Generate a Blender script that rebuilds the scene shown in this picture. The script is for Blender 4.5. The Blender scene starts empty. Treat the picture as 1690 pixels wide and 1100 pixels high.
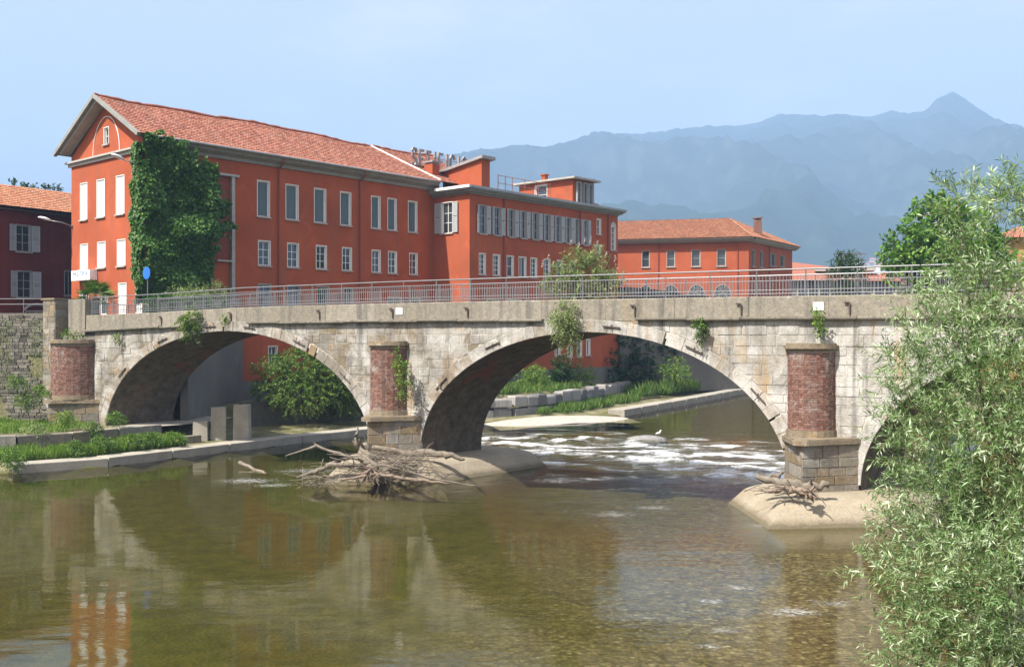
import bpy, math, random
import numpy as np
from mathutils import Vector, Matrix
R = math.radians
random.seed(7); rng = np.random.default_rng(7)
scene = bpy.context.scene
col = scene.collection

# ------------------------------------------------------------------ camera, sky, sun, exposure
cam_d = bpy.data.cameras.new('camera'); cam = bpy.data.objects.new('camera', cam_d); col.objects.link(cam)
cam.location = (0, 0, 7.0); cam.rotation_euler = (R(90), 0, 0)
cam_d.sensor_width = 36; cam_d.lens = 35.15; cam_d.clip_end = 20000; cam_d.clip_start = 0.1
scene.camera = cam
SUN_EL = 52.0
SX, SY = -0.766, -0.644
SUN_ROT = math.degrees(math.atan2(SX, SY))
world = bpy.data.worlds.new('World'); scene.world = world; world.use_nodes = True
wn = world.node_tree; bg = wn.nodes['Background']
sky = wn.nodes.new('ShaderNodeTexSky'); sky.sky_type = 'NISHITA'; sky.sun_disc = False
sky.sun_elevation = R(SUN_EL); sky.sun_rotation = R(SUN_ROT); sky.air_density = 1.0; sky.dust_density = 5.0; sky.ozone_density = 0.4
# a few faint high wisps over an even summer haze
wtc = wn.nodes.new('ShaderNodeTexCoord'); wmp = wn.nodes.new('ShaderNodeMapping'); wmp.inputs['Scale'].default_value = (1.0, 1.0, 3.2); wn.links.new(wtc.outputs['Generated'], wmp.inputs['Vector'])
wno = wn.nodes.new('ShaderNodeTexNoise'); wno.inputs['Scale'].default_value = 4.5; wno.inputs['Detail'].default_value = 7; wno.inputs['Roughness'].default_value = 0.6; wn.links.new(wmp.outputs[0], wno.inputs['Vector'])
wrp = wn.nodes.new('ShaderNodeValToRGB'); wrp.color_ramp.elements[0].position = 0.52; wrp.color_ramp.elements[0].color = (0.42, 0.42, 0.42, 1); wrp.color_ramp.elements[1].position = 0.85; wrp.color_ramp.elements[1].color = (0.8, 0.8, 0.8, 1); wn.links.new(wno.outputs['Fac'], wrp.inputs[0])
wmx = wn.nodes.new('ShaderNodeMix'); wmx.data_type = 'RGBA'; wn.links.new(wrp.outputs[0], wmx.inputs[0]); wn.links.new(sky.outputs[0], wmx.inputs[6]); wmx.inputs[7].default_value = (6.6, 6.05, 6.1, 1)
wn.links.new(wmx.outputs[2], bg.inputs[0]); bg.inputs[1].default_value = 0.085
sl = bpy.data.lights.new('sun', 'SUN'); sl.energy = 5.0; sl.angle = R(0.5); sl.color = (1, 0.95, 0.87)
sun = bpy.data.objects.new('sun', sl); col.objects.link(sun)
sd = Vector((SX*math.cos(R(SUN_EL)), SY*math.cos(R(SUN_EL)), math.sin(R(SUN_EL))))
sun.rotation_euler = sd.to_track_quat('Z', 'Y').to_euler(); sun.location = sd*60
scene.render.engine = 'CYCLES'
vs = scene.view_settings; vs.view_transform = 'Standard'; vs.look = 'None'; vs.exposure = 1.37; vs.gamma = 1.0; vs.use_curve_mapping = False
cy = scene.cycles; cy.max_bounces = 8; cy.transparent_max_bounces = 16; cy.volume_bounces = 0; cy.caustics_reflective = False; cy.caustics_refractive = False

# ------------------------------------------------------------------ helpers
class MB:
    def __init__(s, T=None): s.v = []; s.f = []; s.r = []; s.T = T; s.cur = 0.5
    def pt(s, p): s.v.append(tuple(p)); return len(s.v)-1
    def face(s, idx): s.f.append(tuple(idx)); s.r.append(s.cur)
    def poly(s, pts): s.face([s.pt(p) for p in pts])
    def box(s, x0, x1, y0, y1, z0, z1):
        i = len(s.v)
        for z in (z0, z1):
            for (x, y) in ((x0, y0), (x1, y0), (x1, y1), (x0, y1)): s.v.append((x, y, z))
        for q in ((3,2,1,0), (4,5,6,7), (0,1,5,4), (1,2,6,5), (2,3,7,6), (3,0,4,7)): s.face([i+k for k in q])
        return s
    def loft(s, loops, cap0=True, cap1=True):
        n = len(loops[0]); base = len(s.v)
        for L in loops:
            for p in L: s.v.append(tuple(p))
        for k in range(len(loops)-1):
            for j in range(n):
                a = base+k*n+j; b = base+k*n+(j+1) % n
                s.face((a, b, b+n, a+n))
        if cap0: s.face([base+j for j in range(n)][::-1])
        if cap1: s.face([base+(len(loops)-1)*n+j for j in range(n)])
        return s
    def prism(s, poly, z0, z1):           # plan polygon (x,y)
        return s.loft([[(x, y, z0) for x, y in poly], [(x, y, z1) for x, y in poly]])
    def extr(s, poly, y0, y1, ch=0.0):    # elevation polygon (x,z) along y, optional chamfer at y0
        if ch > 0:
            cx = sum(p[0] for p in poly)/len(poly); cz = sum(p[1] for p in poly)/len(poly)
            ins = []
            for x, z in poly:
                d = math.hypot(x-cx, z-cz) or 1; k = max(0.2, 1-1.3*ch/d); ins.append((cx+(x-cx)*k, cz+(z-cz)*k))
            return s.loft([[(x, y0, z) for x, z in ins], [(x, y0+ch, z) for x, z in poly], [(x, y1, z) for x, z in poly]], True, False)
        return s.loft([[(x, y0, z) for x, z in poly], [(x, y1, z) for x, z in poly]])
    def tube(s, pts, rad, n=6, caps=True):
        pts = [Vector(p) for p in pts]; loops = []
        if not hasattr(rad, '__len__'): rad = [rad]*len(pts)
        up = Vector((0.13, 0.21, 0.97))
        for i, p in enumerate(pts):
            t = (pts[min(i+1, len(pts)-1)]-pts[max(i-1, 0)]); t.normalize() if t.length > 0 else None
            a = t.cross(up)
            if a.length < 0.1: a = t.cross(Vector((1, 0, 0)))
            a.normalize(); b = t.cross(a)
            loops.append([p+a*math.cos(2*math.pi*k/n)*rad[i]+b*math.sin(2*math.pi*k/n)*rad[i] for k in range(n)])
        return s.loft(loops, caps, caps)
    def build(s, name, mat, parent=None, smooth=False):
        me = bpy.data.meshes.new(name)
        v = [s.T(*p) for p in s.v] if s.T else s.v
        me.from_pydata(v, [], s.f)
        at = me.attributes.new('rnd', 'FLOAT', 'FACE'); at.data.foreach_set('value', s.r)
        if smooth: me.polygons.foreach_set('use_smooth', [True]*len(s.f))
        me.materials.append(mat); me.update()
        o = bpy.data.objects.new(name, me); col.objects.link(o)
        if parent: o.parent = parent
        return o

def empty(name, loc=(0, 0, 0), rz=0):
    o = bpy.data.objects.new(name, None); col.objects.link(o); o.location = loc; o.rotation_euler = (0, 0, rz); o.empty_display_size = 0.5
    return o
def tag(o, label=None, cat=None, group=None, kind=None):
    if label: o['label'] = label
    if cat: o['category'] = cat
    if group: o['group'] = group
    if kind: o['kind'] = kind
    return o
def link_copy(src, parent, loc):
    o = src.copy(); col.objects.link(o); o.parent = parent; o.location = loc
    return o
def np_mesh(name, V, F, rnd, mat, parent=None, attr='rnd', smooth=False):
    """V (n,3), F (m,k) equal-sized faces, rnd per face"""
    me = bpy.data.meshes.new(name); m, k = F.shape
    me.vertices.add(len(V)); me.vertices.foreach_set('co', np.asarray(V, np.float32).ravel())
    me.loops.add(m*k); me.loops.foreach_set('vertex_index', F.astype(np.int32).ravel())
    me.polygons.add(m); me.polygons.foreach_set('loop_start', np.arange(0, m*k, k, dtype=np.int32))
    me.polygons.foreach_set('loop_total', np.full(m, k, np.int32))
    if smooth: me.polygons.foreach_set('use_smooth', np.ones(m, bool))
    me.update(calc_edges=True)
    if rnd is not None:
        at = me.attributes.new(attr, 'FLOAT', 'FACE'); at.data.foreach_set('value', np.asarray(rnd, np.float32))
    me.materials.append(mat)
    o = bpy.data.objects.new(name, me); col.objects.link(o)
    if parent: o.parent = parent
    return o
def vnoise(x, y, seed=0):
    """smooth 2d value noise, 0..1"""
    x = np.asarray(x, float); y = np.asarray(y, float)
    xi = np.floor(x); yi = np.floor(y); xf = x-xi; yf = y-yi
    def h(a, b): v = np.sin(a*127.1+b*311.7+seed*74.7)*43758.5453; return v-np.floor(v)
    u = xf*xf*(3-2*xf); w = yf*yf*(3-2*yf)
    return (h(xi, yi)*(1-u)+h(xi+1, yi)*u)*(1-w)+(h(xi, yi+1)*(1-u)+h(xi+1, yi+1)*u)*w
def fbm(x, y, o=4, seed=0):
    t = 0; a = 0.5; n = 0
    for k in range(o): t = t+a*vnoise(np.asarray(x)*2**k, np.asarray(y)*2**k, seed+k); n += a; a *= 0.5
    return t/n

# ------------------------------------------------------------------ materials
def mat_new(name):
    m = bpy.data.materials.new(name); m.use_nodes = True
    nt = m.node_tree; b = nt.nodes['Principled BSDF']
    return m, nt, b
def nd(nt, t, **kw):
    n = nt.nodes.new(t)
    for k, v in kw.items():
        if k.startswith('i_'): n.inputs[k[2:].replace('_', ' ')].default_value = v
        else: setattr(n, k, v)
    return n
def pos(nt, scale=(1, 1, 1), obj=False):
    g = nd(nt, 'ShaderNodeTexCoord') if obj else nd(nt, 'ShaderNodeNewGeometry')
    mp = nd(nt, 'ShaderNodeMapping'); mp.inputs['Scale'].default_value = scale
    nt.links.new(g.outputs['Object' if obj else 'Position'], mp.inputs['Vector'])
    return mp.outputs[0]
def noise(nt, vec, scale, detail=4, rough=0.55, dist=0.0):
    n = nd(nt, 'ShaderNodeTexNoise'); n.inputs['Scale'].default_value = scale; n.inputs['Detail'].default_value = detail
    n.inputs['Roughness'].default_value = rough; n.inputs['Distortion'].default_value = dist
    nt.links.new(vec, n.inputs['Vector']); return n.outputs['Fac']
def ramp(nt, fac, stops):
    r = nd(nt, 'ShaderNodeValToRGB'); e = r.color_ramp.elements
    while len(e) < len(stops): e.new(0.5)
    for k, (p, c) in enumerate(stops):
        e[k].position = p; e[k].color = (c, c, c, 1) if not hasattr(c, '__len__') else (*c, 1)
    nt.links.new(fac, r.inputs[0]); return r.outputs[0]
def mix(nt, fac, a, b, mode='MIX'):
    m = nd(nt, 'ShaderNodeMix', data_type='RGBA', blend_type=mode)
    for sock, val in ((m.inputs[0], fac), (m.inputs[6], a), (m.inputs[7], b)):
        if hasattr(val, 'is_linked') or hasattr(val, 'node'): nt.links.new(val, sock)
        elif hasattr(val, '__len__'): sock.default_value = (*val, 1) if len(val) == 3 else val
        else: sock.default_value = val
    return m.outputs[2]
def bump(nt, b, h, strength=0.4, dist=0.02):
    n = nd(nt, 'ShaderNodeBump'); n.inputs['Strength'].default_value = strength; n.inputs['Distance'].default_value = dist
    nt.links.new(h, n.inputs['Height']); nt.links.new(n.outputs[0], b.inputs['Normal'])
def attr(nt, name='rnd'):
    a = nd(nt, 'ShaderNodeAttribute'); a.attribute_name = name; return a.outputs['Fac']

def simple(name, c, rough=0.7, var=0.25, scale=3.0, metal=0.0, bs=0.2, bd=0.01, spec=None, stretch=(1, 1, 1)):
    """colour with two scales of mottling and fine relief"""
    m, nt, b = mat_new(name); p = pos(nt, stretch)
    n1 = noise(nt, p, scale, 6, 0.6); n2 = noise(nt, p, scale*9, 3, 0.6)
    c0 = tuple(x*(1-var) for x in c); c1 = tuple(min(1, x*(1+var)) for x in c)
    k = ramp(nt, n1, [(0.3, c0), (0.7, c1)])
    k2 = mix(nt, 0.35, k, ramp(nt, n2, [(0.3, c0), (0.75, c1)]))
    nt.links.new(k2, b.inputs['Base Color']); b.inputs['Roughness'].default_value = rough; b.inputs['Metallic'].default_value = metal
    if spec is not None: b.inputs['Specular IOR Level'].default_value = spec
    bump(nt, b, n2, bs, bd)
    return m
def stucco(name, c, dirt=0.6):
    """painted render with rain streaks and patching"""
    m, nt, b = mat_new(name)
    big = noise(nt, pos(nt), 0.25, 5, 0.6); st = noise(nt, pos(nt, (1.3, 1.3, 0.10)), 1.1, 5, 0.65); fine = noise(nt, pos(nt), 14, 3)
    k = mix(nt, ramp(nt, big, [(0.35, 0.0), (0.7, 1.0)]), c, tuple(x*0.68 for x in c))
    pt_ = noise(nt, pos(nt), 0.7, 3, 0.4, 0.8); k = mix(nt, ramp(nt, pt_, [(0.60, 0.0), (0.63, 0.22)]), k, tuple(min(1, x*1.25+0.015) for x in c))
    k = mix(nt, ramp(nt, st, [(0.46, 0.0), (0.70, dirt)]), k, (c[0]*0.5+0.03, c[1]*0.6+0.03, c[2]*0.6+0.03))
    k = mix(nt, ramp(nt, fine, [(0.4, 0.0), (0.8, 0.25)]), k, tuple(min(1, x*1.2+0.02) for x in c))
    nt.links.new(k, b.inputs['Base Color']); b.inputs['Roughness'].default_value = 0.85; b.inputs['Specular IOR Level'].default_value = 0.25
    bump(nt, b, fine, 0.25, 0.01)
    return m
def stone(name, tones, white=0.5, ochre=0.3, dark=0.3, sc=1.0, lime=0.0):
    """weathered masonry: per-stone tone, lime bloom, ochre and dark rain streaks"""
    m, nt, b = mat_new(name); p = pos(nt)
    k = ramp(nt, attr(nt), [(i/(len(tones)-1), t) for i, t in enumerate(tones)])
    n0 = noise(nt, p, 5*sc, 5, 0.65); k = mix(nt, 0.75, k, ramp(nt, n0, [(0.25, 0.45), (0.75, 1.0)]), 'MULTIPLY')
    n1 = noise(nt, p, 0.55*sc, 8, 0.7, 0.9)
    if lime:
        sxx = nd(nt, 'ShaderNodeSeparateXYZ'); nt.links.new(p, sxx.inputs[0]); mr = nd(nt, 'ShaderNodeMapRange'); mr.inputs['From Min'].default_value = -8; mr.inputs['From Max'].default_value = 10; mr.inputs['To Min'].default_value = 0.0; mr.inputs['To Max'].default_value = lime; nt.links.new(sxx.outputs[0], mr.inputs['Value'])
        aa = nd(nt, 'ShaderNodeMath', operation='ADD'); nt.links.new(n1, aa.inputs[0]); nt.links.new(mr.outputs[0], aa.inputs[1]); n1 = aa.outputs[0]
    k = mix(nt, ramp(nt, n1, [(0.60-0.25*white, 0.0), (0.80-0.2*white, 0.85)]), k, (0.52, 0.505, 0.47))
    n2 = noise(nt, pos(nt, (1.6, 1.6, 0.35)), 0.8*sc, 4, 0.6)
    k = mix(nt, ramp(nt, n2, [(0.57, 0.0), (0.74, ochre)]), k, (0.36, 0.23, 0.09))
    n3 = noise(nt, pos(nt, (2.2, 2.2, 0.14)), 1.1*sc, 5, 0.6)
    k = mix(nt, ramp(nt, n3, [(0.52, 0.0), (0.72, dark)]), k, (0.09, 0.085, 0.075))
    n4 = noise(nt, p, 17*sc, 5, 0.75); k = mix(nt, 0.75, k, ramp(nt, n4, [(0.30, 0.42), (0.52, 1.0)]), 'MULTIPLY')
    nt.links.new(k, b.inputs['Base Color']); b.inputs['Roughness'].default_value = 0.9; b.inputs['Specular IOR Level'].default_value = 0.2
    h = mix(nt, 0.5, n0, n4); bump(nt, b, h, 0.75, 0.06)
    return m
def leafmat(name, stops, trans=0.3, rough=0.5, spec=0.3):
    m, nt, b = mat_new(name)
    k = ramp(nt, attr(nt), stops); nt.links.new(k, b.inputs['Base Color'])
    b.inputs['Roughness'].default_value = rough; b.inputs['Specular IOR Level'].default_value = spec
    tr = nd(nt, 'ShaderNodeBsdfTranslucent'); g = mix(nt, 1.0, k, (1.0, 1.25, 0.55), 'MULTIPLY'); nt.links.new(g, tr.inputs[0])
    ms = nd(nt, 'ShaderNodeMixShader'); ms.inputs[0].default_value = trans
    out = nt.nodes['Material Output']
    nt.links.new(b.outputs[0], ms.inputs[1]); nt.links.new(tr.outputs[0], ms.inputs[2]); nt.links.new(ms.outputs[0], out.inputs[0])
    return m
M = {}
M['red'] = stucco('red_render', (0.375, 0.083, 0.030))
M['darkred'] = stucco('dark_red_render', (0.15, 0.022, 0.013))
M['greyplinth'] = stucco('grey_render', (0.158, 0.147, 0.131), 0.6)
M['yellow'] = stucco('yellow_render', (0.385, 0.231, 0.084))
M['trim'] = simple('stone_trim', (0.345, 0.330, 0.292), 0.8, 0.2, 2.0)
M['white'] = simple('white_paint', (0.80, 0.79, 0.76), 0.55, 0.06, 2.0, bs=0.05)
M['eaves'] = simple('grey_eaves', (0.225, 0.225, 0.203), 0.75, 0.25, 1.5)
M['gutter'] = simple('gutter_metal', (0.288, 0.296, 0.288), 0.5, 0.2, 2.0, metal=0.4)
M['pipe'] = simple('painted_pipe', (0.22, 0.045, 0.03), 0.6, 0.2)
M['shutter'] = simple('grey_shutter', (0.360, 0.382, 0.389), 0.6, 0.15, 4)
M['sheet'] = simple('weathered_sheet', (0.085, 0.125, 0.14), 0.55, 0.25, 2.5, stretch=(6, 6, 0.3))
M['curtain'] = simple('curtain', (0.42, 0.42, 0.40), 0.9, 0.3, 6, stretch=(5, 5, 0.3))
M['letter'] = simple('rusty_letter', (0.30, 0.27, 0.26), 0.6, 0.4, 5, metal=0.3)
M['iron'] = simple('rusty_iron', (0.075, 0.055, 0.045), 0.8, 0.4, 8)
M['steel'] = simple('galvanised_steel', (0.205, 0.205, 0.210), 0.45, 0.15, 5, metal=0.55)
M['rosemetal'] = simple('red_rail_metal', (0.32, 0.12, 0.09), 0.6, 0.3, 5)
M['concrete'] = simple('concrete', (0.300, 0.274, 0.225), 0.9, 0.28, 1.1, bs=0.35)
M['black'] = simple('black_sheet', (0.012, 0.012, 0.014), 0.5, 0.3, 4)
M['paper'] = simple('white_plate', (0.85, 0.85, 0.84), 0.5, 0.03, 3, bs=0.02)
M['bark'] = simple('bark', (0.10, 0.078, 0.055), 0.9, 0.35, 7, bs=0.6, bd=0.03)
M['twig'] = simple('green_twig', (0.16, 0.15, 0.07), 0.8, 0.3, 9)
M['drift'] = simple('driftwood', (0.235, 0.20, 0.155), 0.95, 0.5, 5.0, bs=0.9, bd=0.05, stretch=(1, 1, 2.5), spec=0.15)
M['driftdark'] = simple('dark_driftwood', (0.20, 0.15, 0.11), 0.9, 0.4, 4.0, bs=0.6, bd=0.02)
M['stick'] = simple('dry_stick', (0.19, 0.155, 0.115), 0.9, 0.5, 6)
M['blue'] = simple('blue_sign', (0.02, 0.13, 0.55), 0.4, 0.05, 3, bs=0.02)
M['ink'] = simple('sign_lettering', (0.10, 0.22, 0.40), 0.5, 0.1, 3, bs=0.02)
M['lamp'] = simple('lamp_shell', (0.62, 0.63, 0.64), 0.4, 0.08, 3, bs=0.03)
M['rose'] = simple('oleander_rose', (0.35, 0.10, 0.13), 0.8, 0.3, 9)
M['asphalt'] = simple('asphalt', (0.06, 0.06, 0.06), 0.9, 0.3, 3)
M['sand'] = simple('pale_gravel', (0.368, 0.336, 0.288), 0.95, 0.25, 2.5, bs=0.7, bd=0.04)
M['brickm'] = simple('mortar', (0.432, 0.389, 0.335), 0.95, 0.25, 4)
M['gravelroof'] = simple('roof_felt', (0.20, 0.19, 0.18), 0.95, 0.3, 1)
M['soil'] = simple('bank_soil', (0.13, 0.12, 0.06), 0.95, 0.45, 0.9, bs=0.7, bd=0.06)
M['car'] = simple('rose_car_paint', (0.30, 0.08, 0.10), 0.25, 0.05, 2, bs=0.02)
M['seagull'] = simple('white_plumage', (0.75, 0.75, 0.75), 0.8, 0.08, 9)
M['rock'] = stone('bank_rock', [(0.16, 0.16, 0.16), (0.30, 0.29, 0.28), (0.42, 0.40, 0.37)], 0.1, 0.15, 0.6, 1.3)
M['spandrel'] = stone('spandrel_stone', [(0.174, 0.155, 0.124), (0.260, 0.242, 0.205), (0.211, 0.167, 0.105), (0.310, 0.291, 0.260)], 0.66, 0.85, 0.9, lime=0.10)
M['ring'] = stone('ring_stone', [(0.230, 0.202, 0.158), (0.324, 0.295, 0.252), (0.259, 0.194, 0.122), (0.389, 0.367, 0.331)], 0.62, 0.5, 0.6, lime=0.1)
M['plinth'] = stone('plinth_stone', [(0.195, 0.180, 0.150), (0.300, 0.262, 0.203), (0.247, 0.180, 0.098), (0.330, 0.315, 0.285)], 0.2, 0.5, 0.5)
M['rubble'] = stone('rubble_stone', [(0.096, 0.088, 0.072), (0.200, 0.184, 0.152), (0.272, 0.248, 0.208)], 0.15, 0.1, 0.5)
M['parapet'] = stone('parapet_concrete', [(0.248, 0.223, 0.174), (0.331, 0.298, 0.240)], 0.0, 0.25, 0.8)
M['brick'] = stone('pier_brick', [(0.27, 0.125, 0.09), (0.17, 0.075, 0.055), (0.34, 0.19, 0.145), (0.22, 0.12, 0.09)], 0.2, 0.15, 0.75, 1.6)

def glass_mat():
    m, nt, b = mat_new('window_glass'); b.inputs['Base Color'].default_value = (0.035, 0.045, 0.05, 1); b.inputs['Roughness'].default_value = 0.06
    b.inputs['Specular IOR Level'].default_value = 0.8; bump(nt, b, noise(nt, pos(nt), 1.2, 2), 0.05, 0.05); return m
M['glass'] = glass_mat()
def vault_mat():
    """soot-grey rough barrel with patches where render fell off red brick"""
    m, nt, b = mat_new('vault_render'); p = pos(nt)
    n = noise(nt, p, 2.2, 8, 0.7); k = ramp(nt, n, [(0.3, (0.06, 0.050, 0.038)), (0.7, (0.21, 0.172, 0.125))])
    br = nd(nt, 'ShaderNodeTexBrick'); br.inputs['Color1'].default_value = (0.26, 0.07, 0.05, 1); br.inputs['Color2'].default_value = (0.18, 0.05, 0.04, 1); br.inputs['Mortar'].default_value = (0.25, 0.2, 0.17, 1)
    br.inputs['Scale'].default_value = 4.0; nt.links.new(pos(nt), br.inputs['Vector'])
    n2 = noise(nt, p, 0.5, 6, 0.7); k = mix(nt, ramp(nt, n2, [(0.58, 0.0), (0.63, 0.9)]), k, br.outputs[0])
    n4 = noise(nt, p, 24, 4, 0.75); k = mix(nt, 0.6, k, ramp(nt, n4, [(0.3, 0.4), (0.65, 1.0)]), 'MULTIPLY')
    nt.links.new(k, b.inputs['Base Color']); b.inputs['Roughness'].default_value = 0.95; b.inputs['Specular IOR Level'].default_value = 0.15
    bump(nt, b, mix(nt, 0.5, n, n4), 0.8, 0.08); return m
M['vault'] = vault_mat()
def tile_mat(name, a, c, d):
    m, nt, b = mat_new(name); k = ramp(nt, attr(nt), [(0, a), (0.5, c), (1, d)])
    n = noise(nt, pos(nt), 0.9, 6, 0.7); k = mix(nt, ramp(nt, n, [(0.5, 0.0), (0.72, 0.55)]), k, (0.17, 0.13, 0.10))
    nt.links.new(k, b.inputs['Base Color']); b.inputs['Roughness'].default_value = 0.85; b.inputs['Specular IOR Level'].default_value = 0.2
    bump(nt, b, noise(nt, pos(nt), 30, 3), 0.3, 0.01); return m
M['tile'] = tile_mat('clay_tile', (0.194, 0.068, 0.047), (0.288, 0.112, 0.072), (0.346, 0.158, 0.108))
M['tile2'] = tile_mat('orange_tile', (0.286, 0.116, 0.061), (0.354, 0.150, 0.082), (0.394, 0.197, 0.116))
def apron_mat():
    m, nt, b = mat_new('apron_concrete')
    n = noise(nt, pos(nt), 0.8, 6, 0.6); k = ramp(nt, n, [(0.3, (0.225, 0.185, 0.12)), (0.7, (0.31, 0.27, 0.20))])
    st = noise(nt, pos(nt, (0.6, 0.6, 5)), 1.2, 5, 0.6); k = mix(nt, ramp(nt, st, [(0.45, 0.0), (0.75, 0.5)]), k, (0.30, 0.24, 0.16))
    g = nd(nt, 'ShaderNodeNewGeometry'); sx = nd(nt, 'ShaderNodeSeparateXYZ'); nt.links.new(g.outputs['Position'], sx.inputs[0])
    ad = nd(nt, 'ShaderNodeMath', operation='MULTIPLY_ADD'); ad.inputs[1].default_value = -0.22; nt.links.new(noise(nt, pos(nt), 2.0, 5), ad.inputs[0]); nt.links.new(sx.outputs[2], ad.inputs[2])
    k = mix(nt, ramp(nt, ad.outputs[0], [(0.0, 0.9), (0.045, 0.0)]), k, (0.06, 0.07, 0.025))     # algae at the water line
    k = mix(nt, ramp(nt, ad.outputs[0], [(0.03, 0.75), (0.22, 0.0)]), k, (0.13, 0.10, 0.062))     # wet, silted foot
    ck = nd(nt, 'ShaderNodeTexVoronoi'); ck.feature = 'DISTANCE_TO_EDGE'; ck.inputs['Scale'].default_value = 0.55; nt.links.new(pos(nt), ck.inputs['Vector']); k = mix(nt, ramp(nt, ck.outputs['Distance'], [(0.0, 0.35), (0.008, 0.0)]), k, (0.10, 0.085, 0.06))
    sp2 = noise(nt, pos(nt), 9, 5, 0.7); k = mix(nt, 0.6, k, ramp(nt, sp2, [(0.3, 0.55), (0.55, 1.0)]), 'MULTIPLY')
    nt.links.new(k, b.inputs['Base Color']); b.inputs['Roughness'].default_value = 0.9
    bump(nt, b, sp2, 0.5, 0.04); return m
M['apron'] = apron_mat()

M['ivy'] = leafmat('ivy_leaf', [(0, (0.022, 0.060, 0.010)), (0.6, (0.062, 0.145, 0.022)), (1, (0.135, 0.245, 0.042))])
M['willow'] = leafmat('willow_leaf', [(0, (0.05, 0.105, 0.024)), (0.4, (0.155, 0.25, 0.085)), (0.7, (0.34, 0.44, 0.24)), (1, (0.60, 0.66, 0.50))], 0.35, 0.42, 0.45)
M['bush'] = leafmat('bush_leaf', [(0, (0.04, 0.085, 0.016)), (0.6, (0.11, 0.19, 0.03)), (1, (0.22, 0.30, 0.06))])
M['sage'] = leafmat('sage_leaf', [(0, (0.11, 0.14, 0.055)), (0.5, (0.21, 0.27, 0.10)), (1, (0.36, 0.39, 0.20))])
M['tree'] = leafmat('tree_leaf', [(0, (0.045, 0.10, 0.016)), (0.6, (0.12, 0.24, 0.03)), (1, (0.21, 0.35, 0.06))])
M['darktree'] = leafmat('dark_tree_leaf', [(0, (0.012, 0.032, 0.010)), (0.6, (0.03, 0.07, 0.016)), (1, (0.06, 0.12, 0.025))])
M['grass'] = leafmat('grass_blade', [(0, (0.05, 0.10, 0.015)), (0.6, (0.10, 0.20, 0.03)), (1, (0.22, 0.27, 0.08))])
M['yellowleaf'] = leafmat('weed_leaf', [(0, (0.07, 0.14, 0.02)), (0.7, (0.16, 0.26, 0.04)), (1, (0.30, 0.32, 0.05))])
M['blossom'] = leafmat('blossom', [(0, (0.45, 0.33, 0.38)), (1, (0.62, 0.55, 0.55))])

# ================================================================== THE SETTING
# left bank water edge, upstream to the right behind the bridge
LB = [(-120, 20), (-60, 37), (-24.9, 49.8), (-21.2, 52.5), (-16.7, 59.2), (-13.4, 64.0), (-9.9, 68.7), (-2.1, 77.0), (2.6, 78.2), (9.1, 84.0), (17, 98), (26.1, 115), (36, 128), (52, 140), (80, 158), (300, 260)]
ST = [(-22, 66), (-19.4, 70.4), (-14.6, 73.6), (-9.8, 77.6), (-3.4, 80.8), (0.2, 82.1), (2.9, 84.9), (6.0, 90.7), (9, 98.2), (12.2, 104), (21, 117), (32, 130), (48, 142), (80, 163), (300, 268)]
RB = [(6.0, -60), (7.2, 4), (8.4, 14), (11, 22), (20, 26), (30, 27), (33.5, 36), (30.5, 60), (32, 85), (50, 118), (85, 145), (300, 230)]
def line_dist(X, Y, L):
    """signed distance to a polyline (positive on its left)"""
    best = np.full(X.shape, 1e9); sgn = np.ones(X.shape)
    for (x0, y0), (x1, y1) in zip(L[:-1], L[1:]):
        dx, dy = x1-x0, y1-y0; l2 = dx*dx+dy*dy
        t = np.clip(((X-x0)*dx+(Y-y0)*dy)/l2, 0, 1); d = np.hypot(X-(x0+t*dx), Y-(y0+t*dy))
        c = dx*(Y-y0)-dy*(X-x0); k = d < best; best = np.where(k, d, best); sgn = np.where(k, np.sign(c), sgn)
    return best*sgn
def axis(lo, hi, d, far):
    a = np.arange(lo, hi+1e-6, d); ext = np.array([d*2, d*5, d*12, d*28, d*60, d*130, d*300])
    return np.concatenate([(lo-ext)[::-1][(lo-ext)[::-1] > -far], a, (hi+ext)[(hi+ext) < far]])
def grid_mesh(name, xs, ys, Z, mat, attrs=None, smooth=True, parent=None):
    X, Y = np.meshgrid(xs, ys); n, m = X.shape
    V = np.stack([X, Y, Z], -1).reshape(-1, 3); i = np.arange(n*m).reshape(n, m)
    F = np.stack([i[:-1, :-1], i[:-1, 1:], i[1:, 1:], i[1:, :-1]], -1).reshape(-1, 4)
    o = np_mesh(name, V, F, None, mat, parent, smooth=smooth)
    for k, a in (attrs or {}).items():
        at = o.data.attributes.new(k, 'FLOAT', 'POINT'); at.data.foreach_set('value', np.asarray(a, np.float32).ravel())
    return o

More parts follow.
